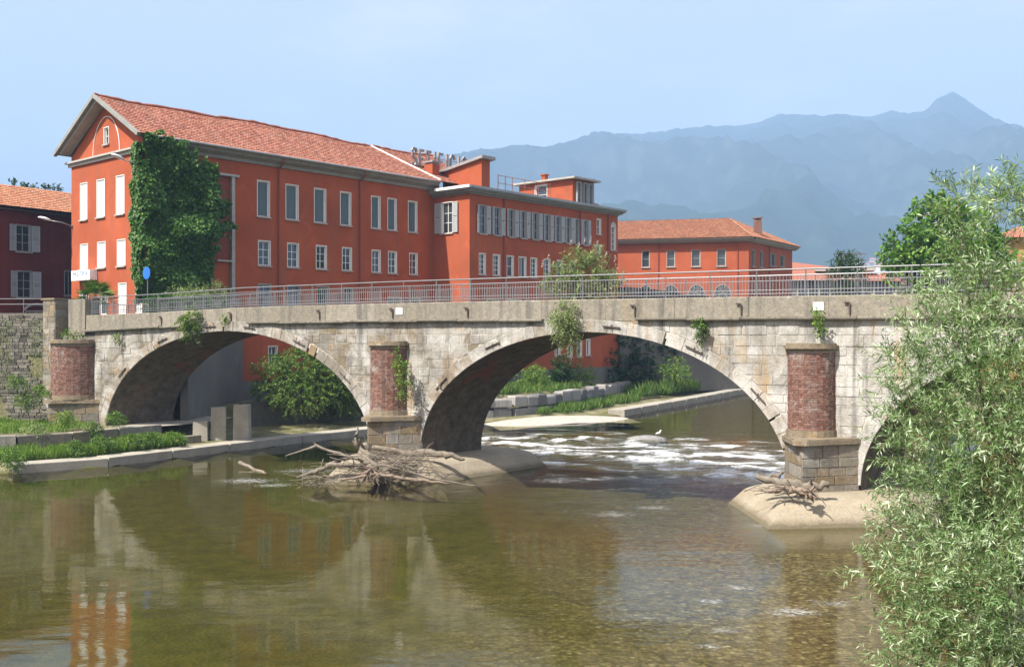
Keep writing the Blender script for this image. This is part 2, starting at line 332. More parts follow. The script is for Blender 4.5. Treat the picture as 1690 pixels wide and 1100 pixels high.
def ground_mat():
    m, nt, b = mat_new('river_bed_and_banks')
    pz = pos(nt)
    vo = nd(nt, 'ShaderNodeTexVoronoi'); vo.inputs['Scale'].default_value = 8.0; vo.inputs['Randomness'].default_value = 1; nt.links.new(pos(nt), vo.inputs['Vector'])
    sp = nd(nt, 'ShaderNodeSeparateColor'); nt.links.new(vo.outputs['Color'], sp.inputs[0])
    peb = ramp(nt, sp.outputs[0], [(0, (0.06, 0.048, 0.026)), (0.45, (0.125, 0.102, 0.058)), (0.8, (0.19, 0.155, 0.095)), (0.96, (0.215, 0.185, 0.12)), (1, (0.32, 0.29, 0.22))])
    peb = mix(nt, 1.0, peb, (1.0, 0.98, 0.95), 'MULTIPLY'); peb = mix(nt, 0.6, peb, ramp(nt, vo.outputs['Distance'], [(0.2, 1.0), (0.75, 0.35)]), 'MULTIPLY')
    alg_murk = ramp(nt, noise(nt, pz, 1.3, 6, 0.7), [(0.3, (0.028, 0.029, 0.007)), (0.7, (0.080, 0.073, 0.017))])  # algae olive, doubling as painted darkness of deeper water
    a = nd(nt, 'ShaderNodeAttribute'); a.attribute_name = 'algae_murk'
    nn = nd(nt, 'ShaderNodeMath', operation='MULTIPLY_ADD'); nn.inputs[1].default_value = 0.7; nt.links.new(noise(nt, pz, 0.35, 5, 0.65), nn.inputs[0]); nt.links.new(a.outputs['Fac'], nn.inputs[2])
    bed = mix(nt, ramp(nt, nn.outputs[0], [(0.45, 0.0), (0.95, 0.92)]), peb, alg_murk)
    land = ramp(nt, noise(nt, pz, 0.8, 6, 0.7), [(0.3, (0.07, 0.085, 0.025)), (0.5, (0.14, 0.13, 0.06)), (0.7, (0.26, 0.23, 0.17))])
    sx = nd(nt, 'ShaderNodeSeparateXYZ'); nt.links.new(pz, sx.inputs[0])
    k = mix(nt, ramp(nt, sx.outputs[2], [(0.03, 0.0), (0.2, 1.0)]), bed, land)
    nt.links.new(k, b.inputs['Base Color']); b.inputs['Roughness'].default_value = 0.9; b.inputs['Specular IOR Level'].default_value = 0.2
    bump(nt, b, vo.outputs['Distance'], 0.5, 0.05); return m
xs = axis(-60, 60, 1.0, 9000); ys = axis(-20, 150, 1.0, 9000)
X, Y = np.meshgrid(xs, ys)
dl = line_dist(X, Y, LB); dr = -line_dist(X, Y, RB)
land = np.maximum(dl, dr)
bed = -0.55-0.5*fbm(X*0.08, Y*0.08, 3, 3)+0.1*fbm(X*0.6, Y*0.6, 3, 5)
bank = np.where(dl > dr, np.clip(0.12+0.28*dl, -0.6, 1.75), np.clip(0.10+0.25*dr, -0.6, 1.4))+0.12*(fbm(X*0.5, Y*0.5, 3, 9)-0.5)
bank = np.where((dl > dr) & (Y < 66) & (X < -8), np.minimum(bank, np.where(dl < 5.2, 0.42, 1.30)), bank)
dst = line_dist(X, Y, ST); beyond = (dl > dr) & ((Y >= 66) | (X > -9)); bank = np.where(beyond, np.where(dst > 0.5, 1.85+.1*fbm(X*.5, Y*.5, 3, 9), np.clip(.06+.07*dl, -.4, .45)), bank)
Z = np.where(land > 0, bank, np.maximum(bed, -0.3+land*0.22))
algae_murk = np.clip(0.62-(X+2)*0.055+(Y-34)*0.012, 0.0, 0.9)  # bed colour darkened leftward in place of light lost in deep water
tag(grid_mesh('ground', xs, ys, Z, ground_mat(), {'algae_murk': algae_murk}), 'river bed and grassy banks running out to the horizon', kind='structure')

# water ----------------------------------------------------------------
def water_mat():
    m, nt, b = mat_new('river_water'); out = nt.nodes['Material Output']
    rough = nd(nt, 'ShaderNodeAttribute'); rough.attribute_name = 'chop'
    foam = nd(nt, 'ShaderNodeAttribute'); foam.attribute_name = 'foam'
    n1 = noise(nt, pos(nt, (0.55, 1.5, 1)), 1.5, 4, 0.55, 0.4); n2 = noise(nt, pos(nt, (0.8, 1.6, 1)), 6.0, 4, 0.6, 0.5)
    hm = nd(nt, 'ShaderNodeMath', operation='MULTIPLY_ADD'); nt.links.new(n2, hm.inputs[0]); nt.links.new(rough.outputs['Fac'], hm.inputs[1]); nt.links.new(n1, hm.inputs[2])
    bp = nd(nt, 'ShaderNodeBump'); bp.inputs['Strength'].default_value = 1.0; bp.inputs['Distance'].default_value = 0.05
    st = nd(nt, 'ShaderNodeMath', operation='MULTIPLY_ADD'); st.inputs[1].default_value = 0.55; st.inputs[2].default_value = 0.06; nt.links.new(rough.outputs['Fac'], st.inputs[0])
    nt.links.new(st.outputs[0], bp.inputs['Strength']); nt.links.new(hm.outputs[0], bp.inputs['Height'])
    gl = nd(nt, 'ShaderNodeBsdfGlossy'); gl.inputs['Roughness'].default_value = 0.03; nt.links.new(bp.outputs[0], gl.inputs['Normal'])
    tr = nd(nt, 'ShaderNodeBsdfTransparent'); tr.inputs[0].default_value = (0.87, 0.87, 0.68, 1)
    fr = nd(nt, 'ShaderNodeFresnel'); fr.inputs['IOR'].default_value = 1.33; nt.links.new(bp.outputs[0], fr.inputs['Normal'])
    mx = nd(nt, 'ShaderNodeMixShader'); nt.links.new(fr.outputs[0], mx.inputs[0]); nt.links.new(tr.outputs[0], mx.inputs[1]); nt.links.new(gl.outputs[0], mx.inputs[2])
    b.inputs['Base Color'].default_value = (0.78, 0.80, 0.80, 1); b.inputs['Roughness'].default_value = 0.7
    fn = noise(nt, pos(nt, (0.8, 1.3, 1)), 4.0, 10, 0.84, 1.8)
    fm = nd(nt, 'ShaderNodeMath', operation='MULTIPLY_ADD'); fm.inputs[1].default_value = 1.0; nt.links.new(fn, fm.inputs[0]); nt.links.new(foam.outputs['Fac'], fm.inputs[2])
    fk = ramp(nt, fm.outputs[0], [(0.63, 0.0), (0.92, 1.0)])
    m2 = nd(nt, 'ShaderNodeMixShader'); nt.links.new(fk, m2.inputs[0]); nt.links.new(mx.outputs[0], m2.inputs[1]); nt.links.new(b.outputs[0], m2.inputs[2])
    nt.links.new(m2.outputs[0], out.inputs[0]); return m
xs = axis(-32, 34, 0.22, 400); ys = axis(16, 92, 0.22, 400)
X, Y = np.meshgrid(xs, ys)
def blobm(cx, cy, rx, ry): return np.exp(-(((X-cx)/rx)**2+((Y-cy)/ry)**2))
rap = np.clip(blobm(8, 58, 10, 10)+0.9*blobm(13, 50, 4, 4)+0.6*blobm(0, 66, 4, 4)+0.55*blobm(4, 62, 5, 5), 0, 1)
run = np.clip(blobm(5, 43, 7, 6)+0.5*blobm(8, 38, 6, 4), 0, 1)
# standing-wave crests lie across the current
q = X*0.25+Y*0.97+1.6*(fbm(X*0.16, Y*0.16, 3, 21)-0.5)*4
crest = np.maximum(0, np.sin(q*1.7))**3
cn = fbm(X*0.35, Y*0.5, 4, 33)
Zw = rap*(0.20*crest*np.clip((cn-0.32)*3, 0, 1)+0.16*(fbm(X*0.9, Y*1.5, 3, 12)-0.5))+run*0.05*(fbm(X*0.8, Y*1.6, 3, 14)-0.5)
Zw += 0.012*(fbm(X*0.35, Y*0.9, 3, 17)-0.5)
foam = np.clip(rap*1.3, 0, 1)*(0.34*crest*np.clip((fbm(X*.8, Y*.7, 4, 35)-0.36)*3.4, 0, 1)+.5*np.clip((fbm(X*.9, Y*1.3, 4, 39)-.42)*3.4, 0, 1)*np.clip(crest*.6+.45, 0, 1))+0.13*rap
# water broken over the shallow gravel, and wash round the aprons and driftwood
for (fx, fy, fr_, fa) in ((5.2, 26.2, .35, .5), (7.1, 25.2, .6, .55), (5.0, 23.6, .3, .5), (6.2, 27.6, .4, .45), (8.3, 26.0, .5, .45), (3.4, 24.6, .25, .45), (4.4, 22.4, .3, .5), (-12.6, 47.6, 1.2, .5), (-11.0, 46.2, .8, .5), (-10.4, 51.0, 1.4, .45), (9.4, 36.4, .6, .45), (3.9, 38.8, .8, .42), (5.6, 40.2, .7, .42), (2.2, 47.6, 1.2, .42)):
    foam = np.maximum(foam, fa*.5*np.exp(-(((X-fx)/(fr_*1.6))**2+((Y-fy)/fr_)**2)))
shallow = np.clip(blobm(7, 27, 8, 9), 0, 1)
chop = np.clip(0.05+0.9*rap+0.85*run+0.22*shallow+0.12*blobm(-6, 50, 5, 5), 0, 1)
tag(grid_mesh('water', xs, ys, Zw, water_mat(), {'foam': foam*.68, 'chop': chop}), 'clear shallow river with white rapids under the bridge', kind='structure')

# street level of the town --------------------------------------------
FA = R(49); fx_, fy_ = math.cos(FA), math.sin(FA); CX, CY = -25.7, 70.0
def bl(x, y): return (CX+fx_*x-fy_*y, CY+fy_*x+fx_*y)          # main building frame -> world
mb = MB()
mb.poly([(x, y, 7.62) for x, y in [(-29.2, 64.4), (-21.5, 64.6), (-21.0, 75.4), bl(7.4, 0.3), bl(28.5, 0.4), bl(28.5, -4.3), bl(50.8, -4.3), (28.7, 119.6), (37.5, 131), (54, 143.5), (82, 161), (400, 330), (1500, 1100), (-1500, 1100), (-400, 70), (-60, 66.8), (-34.5, 64.8)]])
tag(mb.build('street', M['asphalt']), 'paved street level of the town behind the bridge', kind='structure')

# mountains ------------------------------------------------------------
prof = [(-900, 470), (0, 430), (400, 340), (690, 263), (760, 252), (800, 247), (860, 244), (930, 240), (985, 222), (1060, 222), (1100, 218), (1170, 210), (1250, 203), (1290, 188), (1340, 190), (1400, 192), (1440, 194), (1470, 184), (1500, 188), (1525, 185), (1545, 164), (1573, 150), (1600, 169), (1640, 195), (1690, 210), (1800, 240), (2000, 290), (2600, 400)]
YR = 4200.0
px = np.array([(p-845)/1650*YR for p, _ in prof]); pz = np.array([(550-y)/1650*YR for _, y in prof])
xs = np.linspace(-4200, 4700, 520); ys = np.concatenate([np.linspace(1500, 3600, 110), np.linspace(3620, 4500, 80), np.linspace(4600, 5600, 12)])
X, Y = np.meshgrid(xs, ys)
ridge = np.interp(X*(YR/np.clip(Y, 3300, 4600)), px, pz)
t = np.clip((Y-1500)/(YR-1500), 0, 1); pr = np.where(Y <= YR, t**1.25, np.clip(1-(Y-YR)/1900, 0, 1))
rid = 1-np.abs(2*fbm(X*0.0021, Y*0.0011, 5, 41)-1)
dz = (rid-0.62)*420*np.clip(t*(1-t)*4.2, 0, 1)+(46*(1-.85*t)*(fbm(X*0.012, Y*0.008, 4, 47)-0.5)+26*(1-.45*t)*(fbm(X*.04, Y*.03, 3, 49)-.5))*np.clip(t*3, 0, 1)
def mountain_mat():
    m, nt, b = mat_new('wooded_mountain'); p = pos(nt)
    n = noise(nt, p, 0.009, 9, 0.75); k = ramp(nt, n, [(0.3, (0.015, 0.026, 0.016)), (0.6, (0.028, 0.042, 0.022)), (0.8, (0.055, 0.065, 0.035))])
    g = nd(nt, 'ShaderNodeNewGeometry'); sx = nd(nt, 'ShaderNodeSeparateXYZ'); nt.links.new(g.outputs['True Normal'], sx.inputs[0])
    r = nd(nt, 'ShaderNodeMath', operation='MULTIPLY_ADD'); r.inputs[1].default_value = 0.5; nt.links.new(noise(nt, p, 0.012, 5, 0.7), r.inputs[0]); nt.links.new(sx.outputs[2], r.inputs[2])
    k = mix(nt, ramp(nt, r.outputs[0], [(0.78, 0.12), (0.90, 0.0)]), k, (0.19, 0.18, 0.165))
    nt.links.new(k, b.inputs['Base Color']); b.inputs['Roughness'].default_value = 1.0; b.inputs['Specular IOR Level'].default_value = 0.0; return m
tag(grid_mesh('mountain', xs, ys, 6+ridge*pr+dz, mountain_mat()), 'hazy blue wooded mountain ridge rising to a peak at the right', kind='structure')

# ================================================================== THE BRIDGE
P2 = (-6.06, 50.0); UX, UY = 0.8645, -0.5026
bridge = tag(empty('stone_bridge', (P2[0], P2[1], 0), math.atan2(UY, UX)), 'old stone arch bridge with brick cutwaters spanning the shallow river', 'bridge')
def bw(s, y): return (P2[0]+UX*s-UY*y, P2[1]+UY*s+UX*y)
KX, KY = 0.81, 4.36                                    # skewed depth of the barrels
S0, S1 = -22.6, 42.0
ptop = lambda s: float(np.interp(s, [-30, -23.3, -16.5, -10.2, 0.5, 9, 42], [7.95, 8.12, 8.24, 8.44, 8.51, 8.52, 8.45]))
pbot = lambda s: float(np.interp(s, [-30, -23.3, -16.5, -10.2, 0.5, 9, 42], [6.95, 7.10, 7.34, 7.53, 7.60, 7.58, 7.55]))
ARCH = [(-11.4, 10.15, 6.07, 1.05), (10.8, 9.0, 6.0, 1.05), (31.6, 9.0, 6.0, 1.05)]
TH = 0.56
def arch_pts(A, n, off=0.0):
    c, a, b, zs = A; P = []
    for k in range(n+1):
        th = math.pi*(1-k/n); x, z = a*math.cos(th), b*math.sin(th)
        nx, nz = math.cos(th)/a, math.sin(th)/b; l = math.hypot(nx, nz); P.append((c+x+nx/l*off, zs+z+nz/l*off))
    return P
def low(s, off):          # underside of the wall at s: extrados height or footing
    for c, a, b, zs in ARCH:
        aa, bb = a+off, b+off
        if abs(s-c) < aa: return max(-0.6, zs+bb*math.sqrt(1-((s-c)/aa)**2))
    return -0.6
# core (mortar) of both faces, and the barrels
core = MB(); core_b = MB()
ss = sorted(set(list(np.arange(S0, S1+.01, 0.2))+[c+sg*(a+TH*.5)*0.99999 for c, a, b, z in ARCH for sg in (-1, 1)]))
for a, b in zip(ss[:-1], ss[1:]):
    if b-a < 1e-4: continue
    la, lb = low(a+1e-6, TH*.5), low(b-1e-6, TH*.5)
    for y, k, cc_ in ((0.006, 0, core), (KY, KX, core_b)): cc_.poly([(a+k, y, la), (b+k, y, lb), (b+k, y, pbot(b)-.02), (a+k, y, pbot(a)-.02)])
core.build('wall_core', M['brickm'], bridge); core_b.build('rear_wall_core', M['spandrel'], bridge)
for A in ARCH:
    v = MB(); P = arch_pts(A, 48, 0.0); P = [(P[0][0], -0.8)]+P+[(P[-1][0], -0.8)]
    ny = 7
    for j in range(ny):
        for (x0, z0), (x1, z1) in zip(P[:-1], P[1:]):
            t0, t1 = j/ny, (j+1)/ny
            v.poly([(x0+KX*t0, 0.02+(KY-.02)*t0, z0), (x1+KX*t0, 0.02+(KY-.02)*t0, z1), (x1+KX*t1, 0.02+(KY-.02)*t1, z1), (x0+KX*t1, 0.02+(KY-.02)*t1, z0)])
    v.build('vault', M['vault'], bridge, True)
# ring stones, each its own piece
for ai, A in enumerate(ARCH):
    I = arch_pts(A, 240, 0.0); L = [0]
    for p, q in zip(I[:-1], I[1:]): L.append(L[-1]+math.hypot(q[0]-p[0], q[1]-p[1]))
    O = arch_pts(A, 240, TH); t = 0.0; cuts = [0.0]
    while t < L[-1]-0.4: t += random.uniform(0.5, 0.95); cuts.append(min(t, L[-1]))
    cuts[-1] = L[-1]
    for c0, c1 in zip(cuts[:-1], cuts[1:]):
        i0 = int(np.searchsorted(L, c0+.008)); i1 = min(240, int(np.searchsorted(L, c1-.008)))
        if i1 <= i0: continue
        im = (i0+i1)//2; dt = random.uniform(-.04, .03)
        def mixp(i, k): return (I[i][0]+(O[i][0]-I[i][0])*k, I[i][1]+(O[i][1]-I[i][1])*k)
        poly = [I[i0], I[im], I[i1], mixp(i1, 1+dt), mixp(im, 1+dt), mixp(i0, 1+dt)]
        s_ = MB(); s_.cur = random.random(); s_.extr(poly, -0.03-random.uniform(0, .035), 0.30, 0.018); s_.build('voussoir', M['ring'], bridge)
# spandrel stones
def clip_half(poly, px, pz, nx, nz):
    out = []
    for i in range(len(poly)):
        a, b = poly[i], poly[(i+1) % len(poly)]
        da = (a[0]-px)*nx+(a[1]-pz)*nz; db = (b[0]-px)*nx+(b[1]-pz)*nz
        if da >= 0: out.append(a)
        if da*db < 0: t = da/(da-db); out.append((a[0]+(b[0]-a[0])*t, a[1]+(b[1]-a[1])*t))
    return out
stones = []
z = 0.0; row = 0
while z < 7.6:
    h = random.uniform(0.30, 0.46); s = S0-random.uniform(0, .6)
    while s < S1:
        l = random.uniform(0.45, 1.15); x0, x1 = max(S0, s)+.009, min(S1, s+l)-.009; z0, z1 = z+.009, min(z+h-.009, pbot(s+l/2)-.02)
        s += l
        if x1-x0 < .08 or z1-z0 < .06: continue
        poly = [(x0, z0), (x1, z0), (x1, z1), (x0, z1)]; cx, cz = (x0+x1)/2, (z0+z1)/2; ok = True
        if (abs(cx-0.28) < 1.62 or abs(cx-21.2) < 1.5) and z1 < 2.85: continue       # behind the plinths
        for c, a, b, zs in ARCH:
            aa, bb = a+TH+.02, b+TH+.02
            def F(x, zz): return ((x-c)/aa)**2+((max(zz, zs)-zs)/bb)**2-1
            fv = [F(*p) for p in poly]
            if max(fv) <= 0: ok = False; break
            if min(fv) < 0:
                th = math.atan2((max(cz, zs)-zs)/bb, (cx-c)/aa); qx, qz = c+aa*math.cos(th), zs+bb*math.sin(th)
                nx, nz = math.cos(th)/aa, math.sin(th)/bb; l_ = math.hypot(nx, nz); poly = clip_half(poly, qx, qz, nx/l_, nz/l_)
                if len(poly) < 3: ok = False; break
        if not ok: continue
        ar = 0.5*abs(sum(poly[i][0]*poly[(i+1) % len(poly)][1]-poly[(i+1) % len(poly)][0]*poly[i][1] for i in range(len(poly))))
        if ar < 0.02: continue
        stones.append((ar*(1 if cx < 29 else 0.01), poly))
    z += h; row += 1
stones.sort(key=lambda q: -q[0])
rest = MB()
for k, (ar, poly) in enumerate(stones):
    b_ = MB() if k < 300 else rest
    b_.cur = random.random(); b_.extr(poly, -random.uniform(0.0, .03), 0.12, 0.014)
    if k < 300: b_.build('stone', M['spandrel'], bridge)
tag(rest.build('small_stones', M['spandrel'], bridge), kind='stuff')
# string course and parapet blocks
for s in np.arange(S0-.9, S1, 2.3):
    s0, s1 = s+.01, min(S1, s+2.29); m_ = (s0+s1)/2
    if 8.7 < m_ < 12.6 or -13.2 < m_ < -9.9: continue       # fallen away over the crowns
    d = -0.23-random.uniform(0, .05); zz = random.uniform(-.02, .02); c_ = MB(); c_.cur = random.random()
    c_.loft([[(x, y, pbot(x)+zz+dz_) for x, y, dz_ in ((s0, .1, -.03), (s1, .1, -.03), (s1, d+.03, -.03), (s0, d+.03, -.03))], [(x, y, pbot(x)+zz+dz_) for x, y, dz_ in ((s0, .1, .02), (s1, .1, .02), (s1, d, .02), (s0, d, .02))], [(x, y, pbot(x)+zz+dz_) for x, y, dz_ in ((s0, .1, .11), (s1, .1, .11), (s1, d, .10), (s0, d, .10))]])
    c_.build('cornice_stone', M['parapet'], bridge)
for s in np.arange(S0-.8, S1, 3.2):
    s0, s1 = s+.006, min(S1, s+3.194); dy = random.uniform(-.012, .012)
    for k, y0, y1, nm in ((0, -.02+dy, .36, 'parapet_block'), (KX, KY-.36, KY+.02, 'parapet_block')):
        p_ = MB(); p_.cur = random.random()
        zb = -.02 if k == 0 else -.02
        p_.loft([[(s0+k, y0, pbot(s0)+zb), (s1+k, y0, pbot(s1)+zb), (s1+k, y1, pbot(s1)+zb), (s0+k, y1, pbot(s0)+zb)], [(s0+k, y0, ptop(s0)-.03), (s1+k, y0, ptop(s1)-.03), (s1+k, y1, ptop(s1)-.03), (s0+k, y1, ptop(s0)-.03)], [(s0+k, y0+.03, ptop(s0)), (s1+k, y0+.03, ptop(s1)), (s1+k, y1-.03, ptop(s1)), (s0+k, y1-.03, ptop(s0))]])
        p_.build(nm, M['parapet'], bridge)
dk = MB()
for s in np.arange(S0, S1-.1, 2.0):
    a, b = s, min(S1, s+2.0)
    dk.poly([(a, .3, pbot(a)+.25), (b, .3, pbot(b)+.25), (b+KX, KY-.3, pbot(b)+.25), (a+KX, KY-.3, pbot(a)+.25)])
    dk.poly([(a, .3, pbot(a)-.03), (b, .3, pbot(b)-.03), (b+KX, KY-.3, pbot(b)-.03), (a+KX, KY-.3, pbot(a)-.03)])
dk.build('road_deck', M['asphalt'], bridge)
# drain spouts: a stub elbow with a strap of pipe down the parapet face
for s in (-16.6, -11.0, -4.6, 0.15, 4.6, 13.2, 17.9, 22.2, 27.0):
    z = pbot(s)+.62; d = MB(); d.tube([(s-.2, -.10, z+.03), (s-.03, -.10, z+.02), (s, -.08, z-.03), (s, -.06, z-.48)], [.035, .045, .045, .03], 7); d.build('drain_spout', M['iron'], bridge)
# iron wall anchors along the rings
def on_ring(ai, s, off=0.30):
    c, a, b, zs = ARCH[ai]; th = math.acos(max(-1, min(1, (s-c)/(a+off)))); return (c+(a+off)*math.cos(th), zs+(b+off)*math.sin(th)), th
for ai, s in ((0, -20.0), (0, -16.5), (0, -12.6), (0, -9.6), (0, -6.0), (0, -2.9), (1, 3.1), (1, 6.0), (1, 12.1), (1, 15.9), (1, 18.6), (2, 24.4)):
    c_, a_, b_, zs = ARCH[ai]; (x, z), th = on_ring(ai, s); tx, tz = -a_*math.sin(th), b_*math.cos(th); l = math.hypot(tx, tz); tx, tz = tx/l*.42, tz/l*.42
    k = MB(); k.tube([(x-tx, -.10, z-tz), (x+tx, -.10, z+tz)], .035, 5); k.tube([(x, -.03, z+.10), (x, -.125, z+.02), (x, -.11, z-.12)], .03, 5); k.build('iron_anchor', M['iron'], bridge)
# plates screwed to the parapet
for s in (0.55, 21.0):
    k = MB(); k.box(s-.2, s+.2, -.055, -.036, pbot(s)+.34, pbot(s)+.66); k.build('notice_plate', M['paper'], bridge)
# piers: pointed plinth, ledge, brick cutwater and stone cap
MX, MY = -0.183, -0.983
def rnd_nose(c, hw, p):
    return [(c+hw, 0.1)]+[(c+hw*math.cos(t)+MX*p*math.sin(t)*.6, -p*math.sin(t)) for t in np.linspace(0, math.pi, 13)]+[(c-hw, 0.1)]
def nose(c, hw, p, blunt=.16):
    ax, ay = c+MX*p, MY*p
    return [(c+hw, 0.1), (c+hw, 0.0), (ax+blunt*hw, ay+.08), (ax, ay), (ax-blunt*hw, ay+.08), (c-hw, 0.0), (c-hw, 0.1)]
def face_stones(a, b, z0, z1, part, mat, hrange=(.34, .5), lrange=(.5, .95)):
    """dressed blocks on the vertical face a->b (plan points, outward = right of a->b)"""
    L = math.hypot(b[0]-a[0], b[1]-a[1]); dx, dy = (b[0]-a[0])/L, (b[1]-a[1])/L; ox, oy = dy, -dx
    z = z0
    while z < z1-.08:
        h = min(random.uniform(*hrange), z1-z); h = z1-z if z1-z-h < .15 else h
        t = 0
        while t < L-.05:
            l = min(random.uniform(*lrange), L-t); l = L-t if L-t-l < .25 else l
            q = MB(T=lambda x, y, zz: (a[0]+dx*x-ox*y, a[1]+dy*x-oy*y, zz)); q.cur = random.random()
            q.extr([(t+.016, z+.016), (t+l-.016, z+.016), (t+l-.016, z+h-.016), (t+.016, z+h-.016)], -random.uniform(.02, .045), .05, .014)
            q.build('stone', mat, part); t += l
        z += h
for ci, (c, hwp, hwb) in enumerate(((-24.2, 2.0, 1.5), (0.28, 1.58, .98), (21.1, 1.42, .9))):
    cb = c-(0, .28, .36)[ci]
    zb = 1.2 if ci == 0 else 0.3
    pl = MB(); poly = nose(c, hwp, 1.8, .02); pl.prism(poly, zb-.8, 2.74); pl_o = pl.build('plinth', M['brickm'], bridge)
    face_stones(poly[5], poly[3], zb, 2.74, pl_o, M['plinth']); face_stones(poly[3], poly[1], zb, 2.74, pl_o, M['plinth'])
    lg = MB(); lg.prism(nose(c, hwp+.14, 2.0), 2.742, 2.92); lg.prism(nose(c, hwp+.06, 1.86), 2.922, 2.96); lg.cur = .6; lg.build('ledge', M['plinth'], bridge)
    bc = MB(); bc.prism(rnd_nose(cb, hwb+.06, hwb+.02), 2.962, 3.22); bc.cur = .4; bc.build('base_course', M['plinth'], bridge)
    cr = MB(); pol = rnd_nose(cb, hwb-.02, hwb-.06); cr.prism(pol, 3.222, 6.30); cr.build('cutwater_core', M['brickm'], bridge)
    bk = MB(); run_ = pol[1:-1][::-1]; z = 3.225; row = 0
    while z < 6.2:
        for (x0, y0), (x1, y1) in zip(run_[:-1], run_[1:]):
            L = math.hypot(x1-x0, y1-y0); dx, dy = (x1-x0)/L, (y1-y0)/L; ox, oy = dy, -dx; t = -0.13 if row % 2 else 0.0
            while t < L-.01:
                a_, b_ = (t+.010 if t > 0 else -.012), (t+.26-.010 if t+.26 < L else L+.012); t += .26
                if b_-a_ < .03: continue
                bk.cur = random.random(); pr_ = random.uniform(.016, .034); i = len(bk.v)
                for zz in (z+.010, z+.088):
                    for tt, o_ in ((a_, -.02), (a_, pr_), (b_, pr_), (b_, -.02)): bk.v.append((x0+dx*tt+ox*o_, y0+dy*tt+oy*o_, zz))
                for qf in ((0, 1, 5, 4), (1, 2, 6, 5), (2, 3, 7, 6), (4, 5, 6, 7), (3, 2, 1, 0)): bk.face([i+u for u in qf])
        z += .098; row += 1
    tag(bk.build('brickwork', M['brick'], bridge), kind='stuff')
    cp = MB(); cp.prism(rnd_nose(cb, hwb+.04, hwb), 6.302, 6.40); cp.prism(rnd_nose(cb, hwb+.16, hwb+.12), 6.402, 6.54); cp.prism(rnd_nose(cb, hwb+.07, hwb+.03), 6.542, 6.62); cp.cur = .5; cp.build('cap', M['plinth'], bridge)
# concrete aprons round the two river piers
for c in (0.28, 21.2):
    def ap(ins, z, tail):
        A_ = 4.75-ins*1.35; W_ = 3.8-ins; sh = 0.65
        P = [(MX*A_, MY*A_), (MX*sh-MY*W_, MY*sh+MX*W_), (MX*-tail-MY*W_, -MY*tail+MX*W_), (MX*-tail+MY*W_, -MY*tail-MX*W_), (MX*sh+MY*W_, MY*sh-MX*W_)]
        return [(c+x, y, z) for x, y in P]
    a_ = MB(); a_.loft([ap(-.6, -.9, 7.6), ap(0, 0.02, 7.3), ap(.72, .66, 7.0), ap(.95, .77, 6.8), ap(1.7, .90, 6.4), ap(2.2, .93, 6.0)]); a_.build('apron', M['apron'], bridge)
# left abutment: ashlar pillar, upper block and flank wall
ab = MB(); ab.box(-27.0, -25.85, -.45, .9, .6, 9.1); ab_o = ab.build('abutment_pillar', M['brickm'], bridge)
face_stones((-27.0, -.45), (-25.85, -.45), 1.2, 9.1, ab_o, M['plinth'], (.3, .42), (.45, .9)); face_stones((-25.85, -.45), (-25.85, .6), 1.2, 9.1, ab_o, M['plinth'], (.3, .42), (.45, .9))
cpn = MB(); cpn.box(-27.1, -25.75, -.55, .95, 9.11, 9.22); cpn.cur = .3; cpn.build('coping', M['plinth'], bridge)
ub = MB(); ub.box(-25.05, -23.45, -.06, .8, 6.9, 9.12); ub.cur = .1; ub.build('abutment_block', M['parapet'], bridge)
fw = MB(); fw.box(-26.7, -22.61, .0, .4, .6, 6.89); fw.cur = .5; fw.build('abutment_wall', M['rubble'], bridge)
bk_ = MB(); bk_.box(-27, -22.61, .92, KY, .6, 7.3); bk_.box(42.0, 48, .0, KY, -.5, 7.6); bk_.build('abutment_fill', M['greyplinth'], bridge)

# railings -------------------------------------------------------------
def railing(name, label, y, k, s0, s1, n_ind):
    r = tag(empty(name, (P2[0], P2[1], 0), math.atan2(UY, UX)), label, 'railing', 'steel railings of the bridge')
    S = np.arange(s0, s1+.01, 1.0)
    zt = lambda s: ptop(s)
    for nm, dz_, rad in (('handrail', 1.08, .032), ('upper_rail', .84, .018), ('lower_rail', .26, .015), ('bottom_rail', .11, .016)):
        q = MB(); q.tube([(s+k, y, zt(s)+dz_) for s in S], rad, 6); q.build(nm, M['steel'], r, True)
    post = MB(); post.tube([(0, 0, -.05), (0, 0, 1.07)], .026, 6); p0 = post.build('post', M['steel'], r); first = True
    for s in np.arange(s0+.1, s1, 1.98):
        if first: p0.location = (s+k, y, zt(s)); first = False
        else: link_copy(p0, r, (s+k, y, zt(s)))
    bal = MB(); bal.tube([(0, 0, .11), (0, 0, .84)], .015, 4, False); b0 = bal.build('baluster', M['steel'], r); first = True
    rest_ = MB(); n = 0
    for i, s in enumerate(np.arange(s0+.2, s1, .14)):
        if n < n_ind:
            if first: b0.location = (s+k, y, zt(s)); first = False
            else: link_copy(b0, r, (s+k, y, zt(s)))
            n += 1
        else: rest_.tube([(s+k, y, zt(s)+.11), (s+k, y, zt(s)+.84)], .015, 4, False)
    if rest_.v: tag(rest_.build('far_balusters', M['steel'], r), kind='stuff')
railing('bridge_railing', 'grey steel railing on the near parapet of the stone bridge', .17, 0, -23.2, 41, 300)
railing('bridge_railing', 'grey steel railing on the far parapet, seen behind the near one', KY-.17, KX, -22.6, 41, 300)

